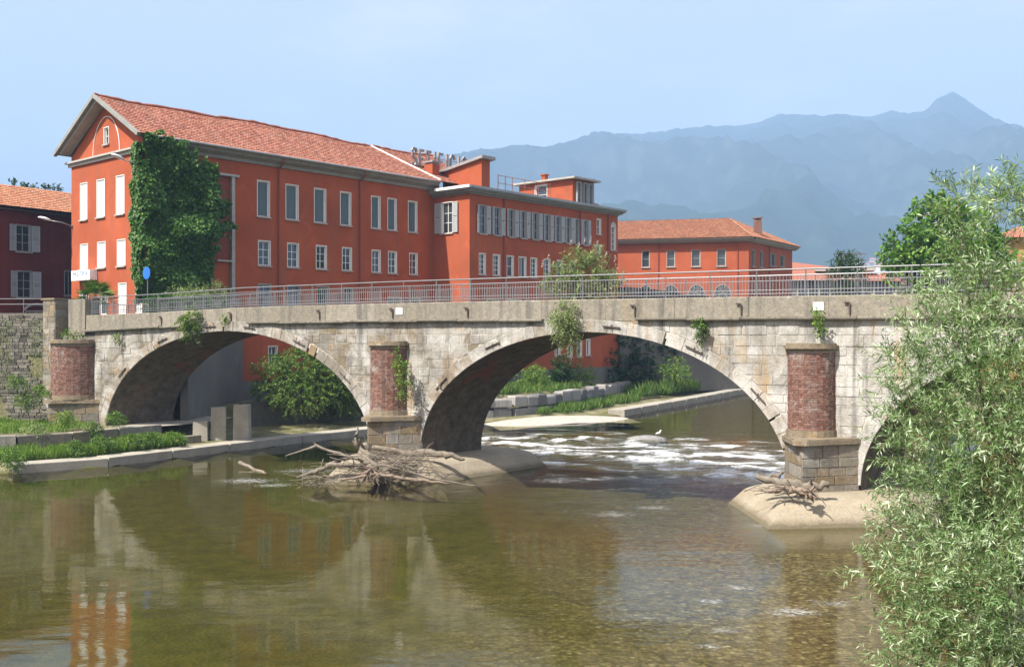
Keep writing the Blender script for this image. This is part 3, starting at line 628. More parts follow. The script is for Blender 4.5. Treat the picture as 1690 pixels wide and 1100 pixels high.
# ================================================================== BUILDINGS
def wall(parent, T, a0, a1, z0, z1, holes, mat, name='wall', depth=.26):
    A = sorted(set([a0, a1]+[h[0] for h in holes]+[h[1] for h in holes])); Zs = sorted(set([z0, z1]+[h[2] for h in holes]+[h[3] for h in holes]))
    w = MB(T)
    for i in range(len(A)-1):
        for j in range(len(Zs)-1):
            ca, cz = (A[i]+A[i+1])/2, (Zs[j]+Zs[j+1])/2
            if any(h[0] < ca < h[1] and h[2] < cz < h[3] for h in holes): continue
            w.poly([(A[i], 0, Zs[j]), (A[i+1], 0, Zs[j]), (A[i+1], 0, Zs[j+1]), (A[i], 0, Zs[j+1])])
    for h in holes:      # reveals
        x0, x1, y0, y1 = h
        for p in ([(x0, y0), (x1, y0)], [(x1, y0), (x1, y1)], [(x1, y1), (x0, y1)], [(x0, y1), (x0, y0)]):
            (p0, q0), (p1, q1) = p; w.poly([(p0, 0, q0), (p1, 0, q1), (p1, -depth-.12, q1), (p0, -depth-.12, q0)])
    return w.build(name, mat, parent)
def shutter(win, T, hinge, w, z0, z1, side, ang):
    """louvred leaf hinged at a=hinge, swung back against the wall"""
    ca, sa = math.cos(ang), math.sin(ang)
    def TT(x, y, z): return T(hinge+side*(x*ca-y*sa*.0), .03+x*sa+y, z)
    s = MB(TT); fr_ = .07
    s.box(0, fr_, 0, .045, z0, z1); s.box(w-fr_, w, 0, .045, z0, z1); s.box(fr_, w-fr_, 0, .045, z0, z0+.1); s.box(fr_, w-fr_, 0, .045, z1-.1, z1); s.box(fr_, w-fr_, 0, .045, (z0+z1)/2-.05, (z0+z1)/2+.05)
    z = z0+.12
    while z < z1-.14:
        if abs(z-(z0+z1)/2) > .09: s.poly([(fr_, .040, z), (w-fr_, .040, z), (w-fr_, .008, z+.075), (fr_, .008, z+.075)])
        z += .085
    return s.build('shutter', M['shutter'], win)
def window(parent, T, a0, a1, z0, z1, style='grid', depth=.22, sill=True, frame=.055, mat='white', ang=.3):
    f = MB(T); d0, d1 = -depth, -depth+.06
    # painted surround just proud of the render, lining the opening
    e = .045
    f.box(a0-e, a0, -.02, .022, z0-e*.5, z1+e); f.box(a1, a1+e, -.02, .022, z0-e*.5, z1+e); f.box(a0, a1, -.02, .022, z1, z1+e)
    f.box(a0+.002, a0+.02, -depth, -.021, z0, z1); f.box(a1-.02, a1-.002, -depth, -.021, z0, z1); f.box(a0+.02, a1-.02, -depth, -.021, z1-.02, z1-.002)
    f.box(a0+.021, a0+.021+frame, d0, d1, z0, z1-.021); f.box(a1-.021-frame, a1-.021, d0, d1, z0, z1-.021); f.box(a0+.021+frame, a1-.021-frame, d0, d1, z1-.021-frame, z1-.021); f.box(a0+.021+frame, a1-.021-frame, d0, d1, z0, z0+frame)
    w = f.build('window', M[mat], parent)
    i0, i1, j0, j1 = a0+.021+frame, a1-.021-frame, z0+frame, z1-.021-frame
    p = MB(T)
    if style == 'white':
        p.box(i0, i1, d0, d1-.02, j0, j1); p.build('panel', M['white'], w)
    elif style == 'sheet':
        n = 7; 
        for k in range(n): p.box(i0+(i1-i0)*k/n+.004, i0+(i1-i0)*(k+1)/n-.004, d0-.01*(k % 2), d1-.03-.012*(k % 2), j0, j1)
        p.build('panel', M['sheet'], w)
    else:
        p.box(i0, i1, d0-.01, d0+.012, j0, j1); p.build('pane', M['glass'], w)
        nb = {'grid': (1, 2), 'shut': (1, 2), 'sash': (0, 1), 'two': (1, 0), 'grid4': (1, 3)}[style]
        g = MB(T)
        for k in range(nb[0]): x = i0+(i1-i0)*(k+1)/(nb[0]+1); g.box(x-.022, x+.022, d0+.013, d1-.005, j0, j1)
        for k in range(nb[1]): z = j0+(j1-j0)*(k+1)/(nb[1]+1); g.box(i0, i1, d0+.014, d1-.009, z-.018, z+.018)
        g.build('glazing_bar', M[mat], w)
        c = MB(T); kx = random.uniform(.3, .7)
        if random.random() < .6: c.box(i0, i0+(i1-i0)*kx, d0-.10, d0-.07, j0, j1); c.build('curtain', M['curtain'], w)
    if style == 'shut':
        wd = (a1-a0)*.52
        shutter(w, T, a0-.07, wd, z0, z1, -1, ang); shutter(w, T, a1+.07, wd, z0, z1, 1, ang)
    if sill:
        s = MB(T); s.box(a0-.12, a1+.12, -.02, .13, z0-.13, z0-.037); s.build('sill', M['trim'], w)
    return w
def tiles(T, a0, a1, L, mat, parent, sag=0.0, name='tiles', cut=None, wt=.235, lt=.40):
    """courses of barrel tiles; T maps (along, up the slope, height) to the roof"""
    V = []; F = []; Rn = []
    nr = int(L/lt)+1; ncol = int((a1-a0)/wt)
    prof_ = [(-.5, .0), (-.28, .055), (.28, .055), (.5, .0)]
    for r in range(nr):
        for c in range(ncol):
            x = a0+(c+.5)*wt
            if cut and not cut(x, r*lt): continue
            u0, u1 = r*lt-.05+random.uniform(-.018, .018), min(L, r*lt+lt+.03); h0, h1 = .062+random.uniform(0, .014), .018
            i = len(V); jx = random.uniform(-.014, .014)
            for u, h, jj in ((u0, h0, jx), (u1, h1, 0)):
                for px_, pz_ in prof_: V.append(T(x+px_*wt*1.08+jj, u, h+pz_))
            rv = random.random()
            for k in range(3): F.append((i+k, i+k+1, i+5+k, i+4+k)); Rn.append(rv)
            F.append((i, i+1, i+2, i+3)); Rn.append(rv*.5)
    return tag(np_mesh(name, np.array(V), np.array(F), Rn, mat, parent), kind='stuff')

# ---------------- main factory
fb = tag(empty('factory_building', (CX, CY, 0), FA), 'long three-storey red factory with gabled end and worn tiled roof', 'building')
Tf = lambda a, d, z: (a, -d, z)          # river facade, faces -y
Tg = lambda a, d, z: (-d, a, z)          # gable, faces -x
GW, EZ, RZ, FL = 11.05, 20.75, 24.35, 34.0
up = [(9.29, 10.38), (11.95, 13.1), (14.74, 15.88), (17.43, 18.52), (20.81, 21.78), (22.68, 23.67), (25.12, 26.16)]
lo = [(9.38, 10.45), (12.1, 13.15), (14.93, 15.95), (17.63, 18.6), (20.87, 21.8), (22.75, 23.7), (25.27, 26.2)]
gr = [(9.42, 10.5), (12.12, 13.3), (15.05, 16.2), (17.76, 18.75)]
holes = [(a, b, 16.05, 18.78) for a, b in up]+[(a, b, 12.28, 14.15) for a, b in lo]+[(a, b, 8.2, 10.8) for a, b in gr]+[(22.7, 24.3, 9.2, 10.15), (24.6, 26.6, 9.2, 10.15), (10.3, 11.1, 4.4, 6.0), (15.4, 16.2, 4.6, 6.2)]
wall(fb, Tf, 0, FL, 3.35, EZ-.35, holes, M['red'])
pl = MB(Tf); pl.box(0, FL, -.3, .05, .8, 3.35); pl.build('plinth_wall', M['greyplinth'], fb)
for a, b in up: window(fb, Tf, a, b, 16.05, 18.78, 'sheet')
for a, b in lo: window(fb, Tf, a, b, 12.28, 14.15, 'grid')
for a, b in gr: window(fb, Tf, a, b, 8.2, 10.8, 'two', mat='shutter')
for a, b, c, d in holes[-4:]: window(fb, Tf, a, b, c, d, 'two')
gup = [(2.9, 4.02), (5.8, 6.95), (8.5, 9.55)]; glo = [(2.75, 3.87), (5.68, 6.85), (8.4, 9.55)]; gg = [(2.6, 3.7, 8.2, 10.6), (-.0+.35, 1.2, 8.4, 10.6), (5.4, 6.6, 8.4, 10.0), (8.3, 9.6, 8.0, 10.2)]
gh = [(a, b, 15.65, 18.38) for a, b in gup]+[(a, b, 11.9, 13.75) for a, b in glo]+gg
wall(fb, Tg, 0, GW, 7.3, 20.0, gh, M['red'], 'gable_wall')
for h in gh[:-2]: window(fb, Tg, *h, 'white', depth=.10)
for h in gh[-2:]: window(fb, Tg, *h, 'two', depth=.2)
# pediment with arched relief, small window, cornice
yc = GW/2
ped = MB(Tg); ped.poly([(0, 0, 20.0), (yc-.35, 0, 20.0), (yc-.35, 0, RZ-.62), (0, 0, EZ-.2)]); ped.poly([(yc+.35, 0, 20.0), (GW, 0, 20.0), (GW, 0, EZ-.2), (yc+.35, 0, RZ-.62)])
ped.poly([(yc-.35, 0, 20.0), (yc+.35, 0, 20.0), (yc+.35, 0, 20.95), (yc-.35, 0, 20.95)]); ped.poly([(yc-.35, 0, 22.15), (yc+.35, 0, 22.15), (yc+.35, 0, RZ-.62), (yc, 0, RZ-.4), (yc-.35, 0, RZ-.62)])
ped.build('pediment', M['red'], fb)
window(fb, Tg, yc-.349, yc+.349, 20.951, 22.149, 'sash', depth=.2)
ar_ = MB(Tg); ar_.tube([(yc+2.0*math.cos(t), .02, 20.2+2.75*math.sin(t)) for t in np.linspace(0, math.pi, 25)], .035, 5); ar_.build('arch_moulding', M['white'], fb)
cn_ = MB(Tg); cn_.box(-.25, GW+.25, .003, .16, 19.78, 20.02); cn_.box(-.4, GW+.4, .003, .34, 20.022, 20.16); cn_.build('cornice', M['trim'], fb)
# roof: boards, verges, tiles
OV, GO = .85, .95
sl_ = (RZ-EZ)/(yc+OV); ln = math.hypot(yc+OV, RZ-EZ); cs, sn = (yc+OV)/ln, (RZ-EZ)/ln
sagf = lambda a, u: -.09*math.sin(max(0, min(1, a/FL))*math.pi*3.1+.6)*(u/ln)-.05*math.sin(a*.9)*(u/ln)**2
def Troof(a, u, h): return (a, -OV+u*cs-h*sn, EZ+u*sn+h*cs+sagf(a, u))
def Troofb(a, u, h): return (a, GW+OV-u*cs+h*sn, EZ+u*sn+h*cs+sagf(a, u))
rb_ = MB()
for q in (Troof, Troofb):
    AA = np.linspace(-GO, FL, 40); UU = np.linspace(0, ln, 6)
    for i in range(39):
        for j in range(5): rb_.poly([q(AA[i], UU[j], .0), q(AA[i+1], UU[j], .0), q(AA[i+1], UU[j+1], .0), q(AA[i], UU[j+1], .0)])
roof = rb_.build('roof', M['eaves'], fb, True)
tiles(Troof, -GO, FL, ln, M['tile'], roof); tiles(Troofb, -GO, FL, ln, M['tile'], roof)
rd = MB(); pts = [Troof(a, ln, .10+random.uniform(-.03, .04)) for a in np.arange(-GO, FL, .42)]; rd.tube(pts, [.13+random.uniform(-.02, .02) for _ in pts], 7); rd.build('ridge_tiles', M['tile'], roof)
fl_ = MB(); fl_.tube([Troof(25.4, ln-.1, .14), Troof(26.8, ln*.5, .14), Troof(28.3, .1, .14)], .09, 4); fl_.build('flashing', M['white'], roof)
vg = MB()
for q in (Troof, Troofb):
    vg.loft([[q(-GO-.10, 0, -.16), q(-GO+.16, 0, -.16), q(-GO+.16, 0, .10), q(-GO-.10, 0, .10)], [q(-GO-.10, ln, -.16), q(-GO+.16, ln, -.16), q(-GO+.16, ln, .10), q(-GO-.10, ln, .10)]])
vg.build('verge', M['eaves'], roof)
sf = MB()      # pale soffit band following the rake
for q in (Troof, Troofb): sf.loft([[q(-GO+.17, .5, -.34), q(.0, .5, -.34), q(.0, .5, -.02), q(-GO+.17, .5, -.02)], [q(-GO+.17, ln-.2, -.34), q(.0, ln-.2, -.34), q(.0, ln-.2, -.02), q(-GO+.17, ln-.2, -.02)]])
sf.build('soffit', M['trim'], roof)
ea = MB(); ea.extr([(0, 0), (0, 0)], 0, 0) if False else None
ea.loft([[(x, -y, z) for y, z in ((0.0, 20.0), (.14, 20.0), (.22, 20.22), (.62, 20.42), (.8, 20.66), (0.0, 20.66))] for x in (.05, 28.3)]); ea.build('eaves_cornice', M['eaves'], fb)
gu = MB(); gu.tube([(x, -.92, EZ-.02) for x in np.linspace(-.3, 28.2, 12)], .10, 8); gu.build('gutter', M['gutter'], fb, True)
for a in (11.2, 19.46):
    d = MB(); d.tube([(a, -.90, EZ-.1), (a, -.82, EZ-.45), (a, -.14, EZ-.85), (a, -.12, EZ-1.3), (a, -.12, 7.7)], .065, 7); d.build('downpipe', M['pipe'], fb)
# trellis-like stair frame beside the ivy
fr_ = MB(Tf); fr_.box(6.85, 7.12, .004, .28, 8.0, 18.9); fr_.box(5.4, 7.45, .004, .36, 18.75, 18.92); fr_.box(5.6, 6.84, .004, .30, 15.05, 15.2); fr_.box(5.6, 6.84, .004, .3, 12.35, 12.48); fr_.build('frame_bay', M['trim'], fb)
sl2 = MB(Tf)
for z in np.arange(12.6, 14.9, .16): sl2.box(5.7, 6.84, .004, .06, z, z+.09)
for z in np.arange(15.4, 18.6, .16): sl2.box(5.7, 6.84, .004, .05, z, z+.09)
sl2.build('louvre_panel', M['pipe'], fb)

# ---------------- projecting wing with shutters
WY, WX0, WX1, WZ = -4.58, 28.2, 50.9, 19.35
wg = tag(empty('factory_wing', (CX, CY, 0), FA), 'flat-roofed red factory wing with a row of grey louvred shutters', 'building')
Tw = lambda a, d, z: (a, WY-d, z)
Twl = lambda a, d, z: (WX0-d, a, z)
wu = [(29.55, 30.35), (31.5, 32.3), (33.5, 34.25), (35.25, 35.95), (37.0, 37.75), (38.8, 39.5), (40.5, 41.2), (42.15, 42.8), (43.6, 44.2), (45.0, 45.6)]
wl = [(29.45, 30.25), (31.3, 32.2), (33.2, 34.1), (34.9, 35.9), (36.6, 37.5), (38.6, 39.5), (40.6, 41.5), (42.6, 43.5)]
wh = [(a, b, 15.95, 18.45) for a, b in wu]+[(a, b, 12.3, 14.15) for a, b in wl]+[(47.2, 47.85, 17.2, 18.75), (47.2, 47.85, 14.9, 16.1), (49.7, 50.5, 15.75, 18.2)]+[(40.3, 41.1, 4.9, 6.4), (42.3, 43.0, 4.7, 5.8), (43.8, 44.6, 4.7, 6.4), (45.4, 46.0, 4.8, 6.4)]
bs_ = [(30.5, 32.0, 9.2, 10.1), (33.2, 35.2, 9.2, 10.1), (35.8, 37.6, 9.2, 10.1)]
wall(wg, Tw, WX0, WX1, 3.55, WZ, wh+bs_, M['red'])
for h in wh[:10]: window(wg, Tw, *h, 'shut', mat='shutter')
for i, h in enumerate(wh[10:18]): window(wg, Tw, *h, ('grid4', 'grid4', 'sash', 'two')[i % 4])
for h in wh[18:20]: window(wg, Tw, *h, 'sash')
window(wg, Tw, *wh[20], 'grid4')
for h in wh[21:]+bs_: window(wg, Tw, *h, 'two')
ah = MB(Tw); ah.extr([(49.62, 18.21), (50.58, 18.21), (50.5, 18.5), (50.1, 18.72), (49.7, 18.5)], .004, .02); ah.build('arch_head', M['shutter'], wg)
hl = [(-2.45, -1.1, 16.05, 18.78)]
wall(wg, Twl, WY, .0, 3.5, WZ, hl, M['red'], 'end_wall'); window(wg, Twl, *hl[0], 'shut', mat='white', ang=.12)
pw = MB(); pw.box(WX0-.04, WX1, WY-.04, WY+.3, .8, 3.55); pw.box(WX0-.04, WX0+.3, WY+.31, 0, .8, 3.5); pw.build('plinth_wall', M['greyplinth'], wg)
rw = MB(); rw.box(WX1-.2, WX1, WY+.001, 8, 1, WZ); rw.box(WX0+.2, WX1-.21, 7.8, 8, 7, WZ); rw.build('rear_wall', M['red'], wg)
er = MB()
def cor(x0, y0, x1, e, z0, z1): er.box(x0-e, x1+e, y0-e, 8+e*.3, z0, z1)
cor(WX0, WY, WX1, .12, WZ+.001, WZ+.16); cor(WX0, WY, WX1, .42, WZ+.162, WZ+.32); cor(WX0, WY, WX1, .62, WZ+.322, WZ+.62); er.build('eaves_cornice', M['eaves'], wg)
rt = MB(); rt.box(WX0-.5, WX1+.5, WY-.5, 8, WZ+.622, WZ+.70); rt.build('flat_roof', M['gravelroof'], wg)
gw = MB(); gw.box(WX0-.68, WX1+.66, WY-.74, WY-.625, WZ+.45, WZ+.66); gw.build('gutter', M['gutter'], wg); gw2 = MB(); gw2.box(WX0-.74, WX0-.625, WY-.62, -.9, WZ+.45, WZ+.68); gw2.build('gutter', M['white'], wg)
for a in (32.75, 44.3, 49.1):
    d = MB(); d.tube([(a, WY-.1, WZ-.02), (a, WY-.1, 7.7)], .07, 7); d.build('downpipe', M['pipe'], wg)
# rooftop: chimney, lean-to stairhead, penthouse, pipe rails
RT = WZ+.70
ch = MB(); ch.box(28.6, 29.5, .5, 1.6, RT, 22.6); ch.build('chimney', M['red'], wg); cc = MB(); cc.box(28.5, 29.6, .4, 1.7, 22.75, 22.9); cc.box(28.7, 29.4, .6, 1.5, 22.6, 22.75); cc.build('chimney_cap', M['letter'], wg)
lt_ = MB(T=lambda x, y, z: (y, x, z)); lt_.extr([(1.05, RT), (-3.9, RT), (-3.9, 22.75), (1.05, 22.0)], 30.5, 31.6); st_ = lt_.build('stairhead', M['red'], wg)
lr = MB(T=lambda x, y, z: (y, x, z)); lr.extr([(1.5, 21.95), (-4.25, 22.82), (-4.25, 23.08), (1.5, 22.21)], 30.2, 32.0); lr.build('stairhead_roof', M['letter'], wg)
hp = [(-.55, 1.0, RT+.3, 22.3)]
Tp = lambda a, d, z: (44.0-d, a, z)
wall(wg, Tp, -3.9, 3.2, RT, 22.55, hp, M['red'], 'penthouse_wall'); window(wg, Tp, *hp[0], 'sash', mat='white')
ps = MB(); ps.box(44.01, 47.5, -3.9, -3.7, RT, 22.55); ps.box(47.3, 47.5, -3.69, 3.2, RT, 22.55); ps.build('penthouse_side', M['red'], wg)
for a in (44.5, 45.6, 46.5): window(wg, lambda a_, d, z: (a_, -3.9-d-.23, z), a, a+.7, RT+.1, 22.3, 'two', sill=False, mat='shutter')
pr_ = MB(); pr_.box(43.5, 48.0, -4.5, 3.6, 22.56, 22.74); pr_.build('penthouse_roof', M['trim'], wg)
pc = MB(); pc.box(45, 45.5, .5, 1.0, 22.75, 23.5); pc.box(44.9, 45.6, .4, 1.1, 23.5, 23.62); pc.build('chimney', M['red'], wg)
rl = MB()
for x, y in [(32.4, -4.2), (33.4, -4.2), (34.4, -4.2), (36.2, -4.2), (38.2, -4.2), (40.0, -4.2)]: rl.tube([(x, y, RT), (x, y, RT+1.5)], .035, 5)
for z in (RT+.75, RT+1.45): rl.tube([(32.4, -4.2, z), (40.0, -4.2, z)], .03, 5)
rl.build('roof_rail', M['rosemetal'], wg)
am = MB(); am.tube([(48.8, -3, RT), (48.8, -3, RT+3.2)], .03, 5); am.build('aerial_mast', M['iron'], wg); ab2 = MB(); ab2.box(48.3, 49.4, -3.2, -2.4, RT, RT+.55); ab2.build('vent_box', M['rosemetal'], wg)

# ---------------- rooftop sign, one frame and separate letters
sg = tag(empty('rooftop_sign', (CX, CY, 0), FA), 'rusty rooftop letters on a steel frame above the factory roof', 'sign')
STROKES = {'S': [(.62, 1.45), (.5, 1.68), (.2, 1.7), (.06, 1.45), (.14, 1.1), (.5, .75), (.6, .4), (.46, .1), (.16, .08), (.04, .32)], 'E': None, 'T': None, 'I': None, 'F': None, 'C': [(.6, 1.4), (.45, 1.68), (.2, 1.7), (.05, 1.35), (.05, .4), (.2, .08), (.45, .1), (.6, .38)], 'O': [(.3, 1.72), (.08, 1.5), (.04, .9), (.08, .3), (.3, .06), (.54, .3), (.6, .9), (.54, 1.5), (.3, 1.72)]}
BARS = {'E': [(0, .2, 0, 1.75), (.2, .66, 1.53, 1.75), (.2, .55, .78, .98), (.2, .66, 0, .22)], 'T': [(0, .68, 1.5, 1.75), (.25, .45, 0, 1.5)], 'I': [(.2, .42, 0, 1.75)], 'F': [(0, .2, 0, 1.75), (.2, .64, 1.53, 1.75), (.2, .52, .8, 1.0)]}
x = 27.4; LY, LZ = 2.0, 22.35
fr2 = MB(); fr2.tube([(x-.2, LY+.22, LZ+1.2), (x+9, LY+.22, LZ+1.2)], .03, 5); fr2.tube([(x-.2, LY+.22, LZ+.25), (x+9, LY+.22, LZ+.25)], .03, 5)
for c_ in 'SETIFICIO':
    l = MB()
    if c_ in BARS:
        for a, b, z0, z1 in BARS[c_]: l.box(x+a, x+b, LY-.09, LY+.11, LZ+z0, LZ+z1)
    else:
        P = STROKES[c_]
        for (x0, z0), (x1, z1) in zip(P[:-1], P[1:]):
            L_ = math.hypot(x1-x0, z1-z0) or 1; nx, nz = -(z1-z0)/L_*.1, (x1-x0)/L_*.1; ex, ez = (x1-x0)/L_*.06, (z1-z0)/L_*.06
            l.extr([(x+x0-nx-ex, LZ+z0-nz-ez), (x+x1-nx+ex, LZ+z1-nz+ez), (x+x1+nx+ex, LZ+z1+nz+ez), (x+x0+nx-ex, LZ+z0+nz-ez)], LY-.09, LY+.11+random.uniform(-.004, .004))
    l.build('letter', M['letter'], sg); fr2.tube([(x+.3, LY+.2, EZ+1.4), (x+.3, LY+.2, LZ+1.75)], .025, 5); x += .9 if c_ != 'I' else .72
fr2.build('sign_frame', M['rosemetal'], sg)

# ---------------- dark red house on the left
DX, DY, DA = -40.4, 78.8, R(57)
dh = tag(empty('dark_red_house', (DX, DY, 0), DA), 'dark red house in shade with orange tiled roof beside the gable', 'building')
Td = lambda a, d, z: (a, -d, z)
dhole = [(1.4, 2.6, 13.6, 15.7), (1.5, 2.7, 9.9, 12.0), (5.6, 6.5, 10.2, 12.2), (-2.4, -1.3, 13.6, 15.7), (2.2, 4.0, 7.6, 8.8), (5.0, 6.8, 7.6, 8.8)]
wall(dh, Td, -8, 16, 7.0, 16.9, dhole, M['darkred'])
for h in dhole[:2]+dhole[3:4]: window(dh, Td, *h, 'shut', mat='shutter', ang=.25)
window(dh, Td, *dhole[2], 'two', mat='shutter')
for h in dhole[4:]:
    window(dh, Td, *h, 'two', sill=False)
    k = MB(Td); a, b = h[0], h[1]; c_ = (a+b)/2; r_ = (b-a)/2
    k.extr([(c_+(r_+.3)*math.cos(t), 8.4+(r_*.75+.3)*math.sin(t)) for t in np.linspace(0, math.pi, 9)]+[(c_-(r_)*math.cos(t), 8.4+(r_*.75)*math.sin(t)) for t in np.linspace(0, math.pi, 9)], .003, .06) if False else k.tube([(c_+(r_+.12)*math.cos(t), .03, 8.85+(r_*.55)*math.sin(t)) for t in np.linspace(0, math.pi, 11)], .12, 4); k.build('arch_surround', M['trim'], dh)
Tdr = lambda a, u, h: (a, -.7+u*.88-h*.47, 17.0+u*.47+h*.88)
rr = MB(); rr.poly([Tdr(-8.3, 0, 0), Tdr(16, 0, 0), Tdr(16, 4.8, 0), Tdr(-8.3, 4.8, 0)]); rr.poly([(-8.3, 3.52, 19.26), (16, 3.52, 19.26), (16, 9, 17.0), (-8.3, 9, 17.0)]); ro = rr.build('roof', M['eaves'], dh)
tiles(Tdr, -8.3, 16, 4.8, M['tile2'], ro)
db = MB(); db.box(-8, 16, .01, 8, 16.9, 17.0); db.box(-8, 16, -.5, .0, 16.75, 16.9); db.build('eaves_board', M['iron'], dh)
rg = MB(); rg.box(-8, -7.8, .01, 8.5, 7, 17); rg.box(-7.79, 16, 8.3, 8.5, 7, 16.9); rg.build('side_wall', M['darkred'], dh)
d2 = tag(empty('rear_tiled_house', (-43, 96, 0), DA), 'far orange tiled roof showing above the dark red house', 'building')
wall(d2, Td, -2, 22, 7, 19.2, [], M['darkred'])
Td2 = lambda a, u, h: (a, -.5+u*.9-h*.43, 19.2+u*.43+h*.9)
q = MB(); q.poly([Td2(-2, 0, 0), Td2(22, 0, 0), Td2(22, 4, 0), Td2(-2, 4, 0)]); q2 = q.build('roof', M['eaves'], d2); tiles(Td2, -2, 22, 4, M['tile2'], q2)

# ---------------- third building beyond the wing
TX, TY = 29.3, 123.7
tb = tag(empty('red_annex', (TX, TY, -.56), 0), 'lower red building with hipped orange tile roof and fanlight windows', 'building')
fd = (math.cos(R(-14)), math.sin(R(-14))); sd_ = (math.cos(R(56)), math.sin(R(56)))
Tt = lambda a, d, z: (fd[0]*a+fd[1]*d, fd[1]*a-fd[0]*d, z)
Ts = lambda a, d, z: (sd_[0]*a+sd_[1]*d, sd_[1]*a-sd_[0]*d, z)
tw = [(-12.2, -11.35, 14.8, 16.65), (-9.3, -8.4, 14.8, 16.65), (-6.45, -5.5, 14.8, 16.65), (-3.55, -2.6, 14.8, 16.65)]
tarch = [(-11.8, .95), (-8.85, .98), (-5.9, 1.0), (-2.95, 1.0)]
wall(tb, Tt, -22, 0, 7, 17.55, tw, M['red'])
for h in tw: window(tb, Tt, *h, 'sash', mat='trim')
for c_, r_ in tarch:
    arc = [(c_+r_*math.cos(t), 11.2+1.45*math.sin(t)) for t in np.linspace(0, math.pi, 17)]
    k = MB(Tt); k.extr([(x, z) for x, z in arc]+[(c_-r_, 9.6), (c_+r_, 9.6)], .004, .03); g_ = k.build('fanlight', M['glass'], tb)
    k = MB(Tt); k.tube([(x, .05, z) for x, z in arc], .045, 5)
    for t in np.linspace(.0, math.pi, 6): k.tube([(c_+.4*math.cos(t), .05, 11.2+.5*math.sin(t)), (c_+r_*math.cos(t), .05, 11.2+1.45*math.sin(t))], .02, 4)
    k.tube([(c_+.4*math.cos(t), .05, 11.2+.5*math.sin(t)) for t in np.linspace(0, math.pi, 9)], .03, 4); k.build('glazing_bar', M['trim'], g_)
ts = [(1.05, 2.0, 14.8, 16.65), (3.65, 4.6, 14.8, 16.65), (7.15, 9.0, 15.2, 16.65), (10.6, 12.2, 15.3, 16.6)]
wall(tb, Ts, 0, 15.2, 7, 17.55, ts, M['red'], 'side_wall')
for h in ts: window(tb, Ts, *h, 'two', mat='trim')
def tpt(a, b, z): return (fd[0]*a+sd_[0]*b, fd[1]*a+sd_[1]*b, z)
rr = MB(); E0 = [(-23, -.9), (.9, -.9), (.9, 15.9), (-23, 15.9)]
A_, B_, C_, D_ = [tpt(a, b, 17.95) for a, b in E0]; R1, R2 = tpt(-4.5, 6.2, 20.85), tpt(-23, 6.2, 20.85)
rr.poly([A_, B_, R1, R2]); rr.poly([B_, C_, R1]); rr.poly([C_, D_, R2, R1]); ro = rr.build('roof', M['tile2'], tb)
def Ttr(a, u, h):
    p0 = Vector(A_).lerp(Vector(B_), (a+23)/23.9); e = (Vector(R2)-Vector(A_)); e = e-(Vector(B_)-Vector(A_)).normalized()*e.dot((Vector(B_)-Vector(A_)).normalized()); L_ = e.length
    return tuple(p0+e.normalized()*u+Vector((0, 0, h)))
eA = Vector(R2)-Vector(A_); dAB = (Vector(B_)-Vector(A_)).normalized(); hA = (eA-dAB*eA.dot(dAB)).length; r1a = (Vector(R1)-Vector(A_)).dot(dAB)-23
tiles(Ttr, -22.8, .9, hA-.05, M['tile2'], ro, cut=lambda x, u: x < .85-(u/hA)*(.9-r1a))
dBC = (Vector(C_)-Vector(B_)).normalized(); e2 = Vector(R1)-Vector(B_); e2p = e2-dBC*e2.dot(dBC); h2 = e2p.length; LBC = (Vector(C_)-Vector(B_)).length; rm = e2.dot(dBC)
tb.scale = (1.08, 1.08, 1.08)
tiles(lambda a, u, h: tuple(Vector(B_)+dBC*a+e2p.normalized()*u+Vector((0, 0, h))), 0, LBC, h2-.05, M['tile2'], ro, cut=lambda x, u: (u/h2)*rm < x < LBC-(u/h2)*(LBC-rm))
ev = MB(); ev.loft([[Tt(a, d, z) for d, z in ((0, 17.5), (.25, 17.5), (.85, 17.8), (.95, 17.94), (0, 17.94))] for a in (-22.9, .55)]); ev.loft([[Ts(a, d, z) for d, z in ((0, 17.5), (.25, 17.5), (.7, 17.8), (.8, 17.93), (0, 17.93))] for a in (.2, 15.8)]); ev.build('eaves_cornice', M['trim'], tb)
for a in (-10.3, -1.25): d = MB(Tt); d.tube([(a, .08, 17.5), (a, .08, 8)], .06, 6); d.build('downpipe', M['pipe'], tb)
d = MB(Ts); d.tube([(6.7, .08, 17.5), (6.7, .08, 8)], .06, 6); d.build('downpipe', M['pipe'], tb)
k = MB(); p = tpt(-.6, 4.6, 18.9); k.box(p[0]-.4, p[0]+.4, p[1]-.4, p[1]+.4, 18.6, 20.4); k.box(p[0]-.5, p[0]+.5, p[1]-.5, p[1]+.5, 20.6, 20.72); k.box(p[0]-.3, p[0]+.3, p[1]-.3, p[1]+.3, 20.41, 20.6); k.build('chimney', M['brick'], tb)

# ---------------- low buildings behind the right half of the railing
lb = tag(empty('low_glazed_shed', (42, 148, 0), R(-8)), 'low grey glazed shed with shallow tiled roof right of the annex', 'building')
q = MB(); q.box(0, 14.5, 0, 9, 7, 14.8); q.build('wall', M['greyplinth'], lb)
for i in range(9): w_ = MB(); w_.box(.5+i*1.55, 1.7+i*1.55, -.06, -.002, 9.0, 14.2); w_.build('window', M['glass'], lb)
for i in range(10): w_ = MB(); w_.box(.12+i*1.55, .34+i*1.55, -.16, -.061, 7.5, 14.6); w_.build('pillar', M['trim'], lb)
q = MB(); q.loft([[(-.8, -.9, 14.82), (15.4, -.9, 14.6), (15.4, 9.6, 14.6), (-.8, 9.6, 14.82)], [(-.8, 4.6, 18.0), (11, 4.6, 16.4), (11, 4.8, 16.4), (-.8, 4.8, 18.0)]]); q.build('roof', M['tile'], lb)
rb2 = tag(empty('flat_red_block', (46, 150, 0), R(-10)), 'small flat-topped red block behind the low shed', 'building')
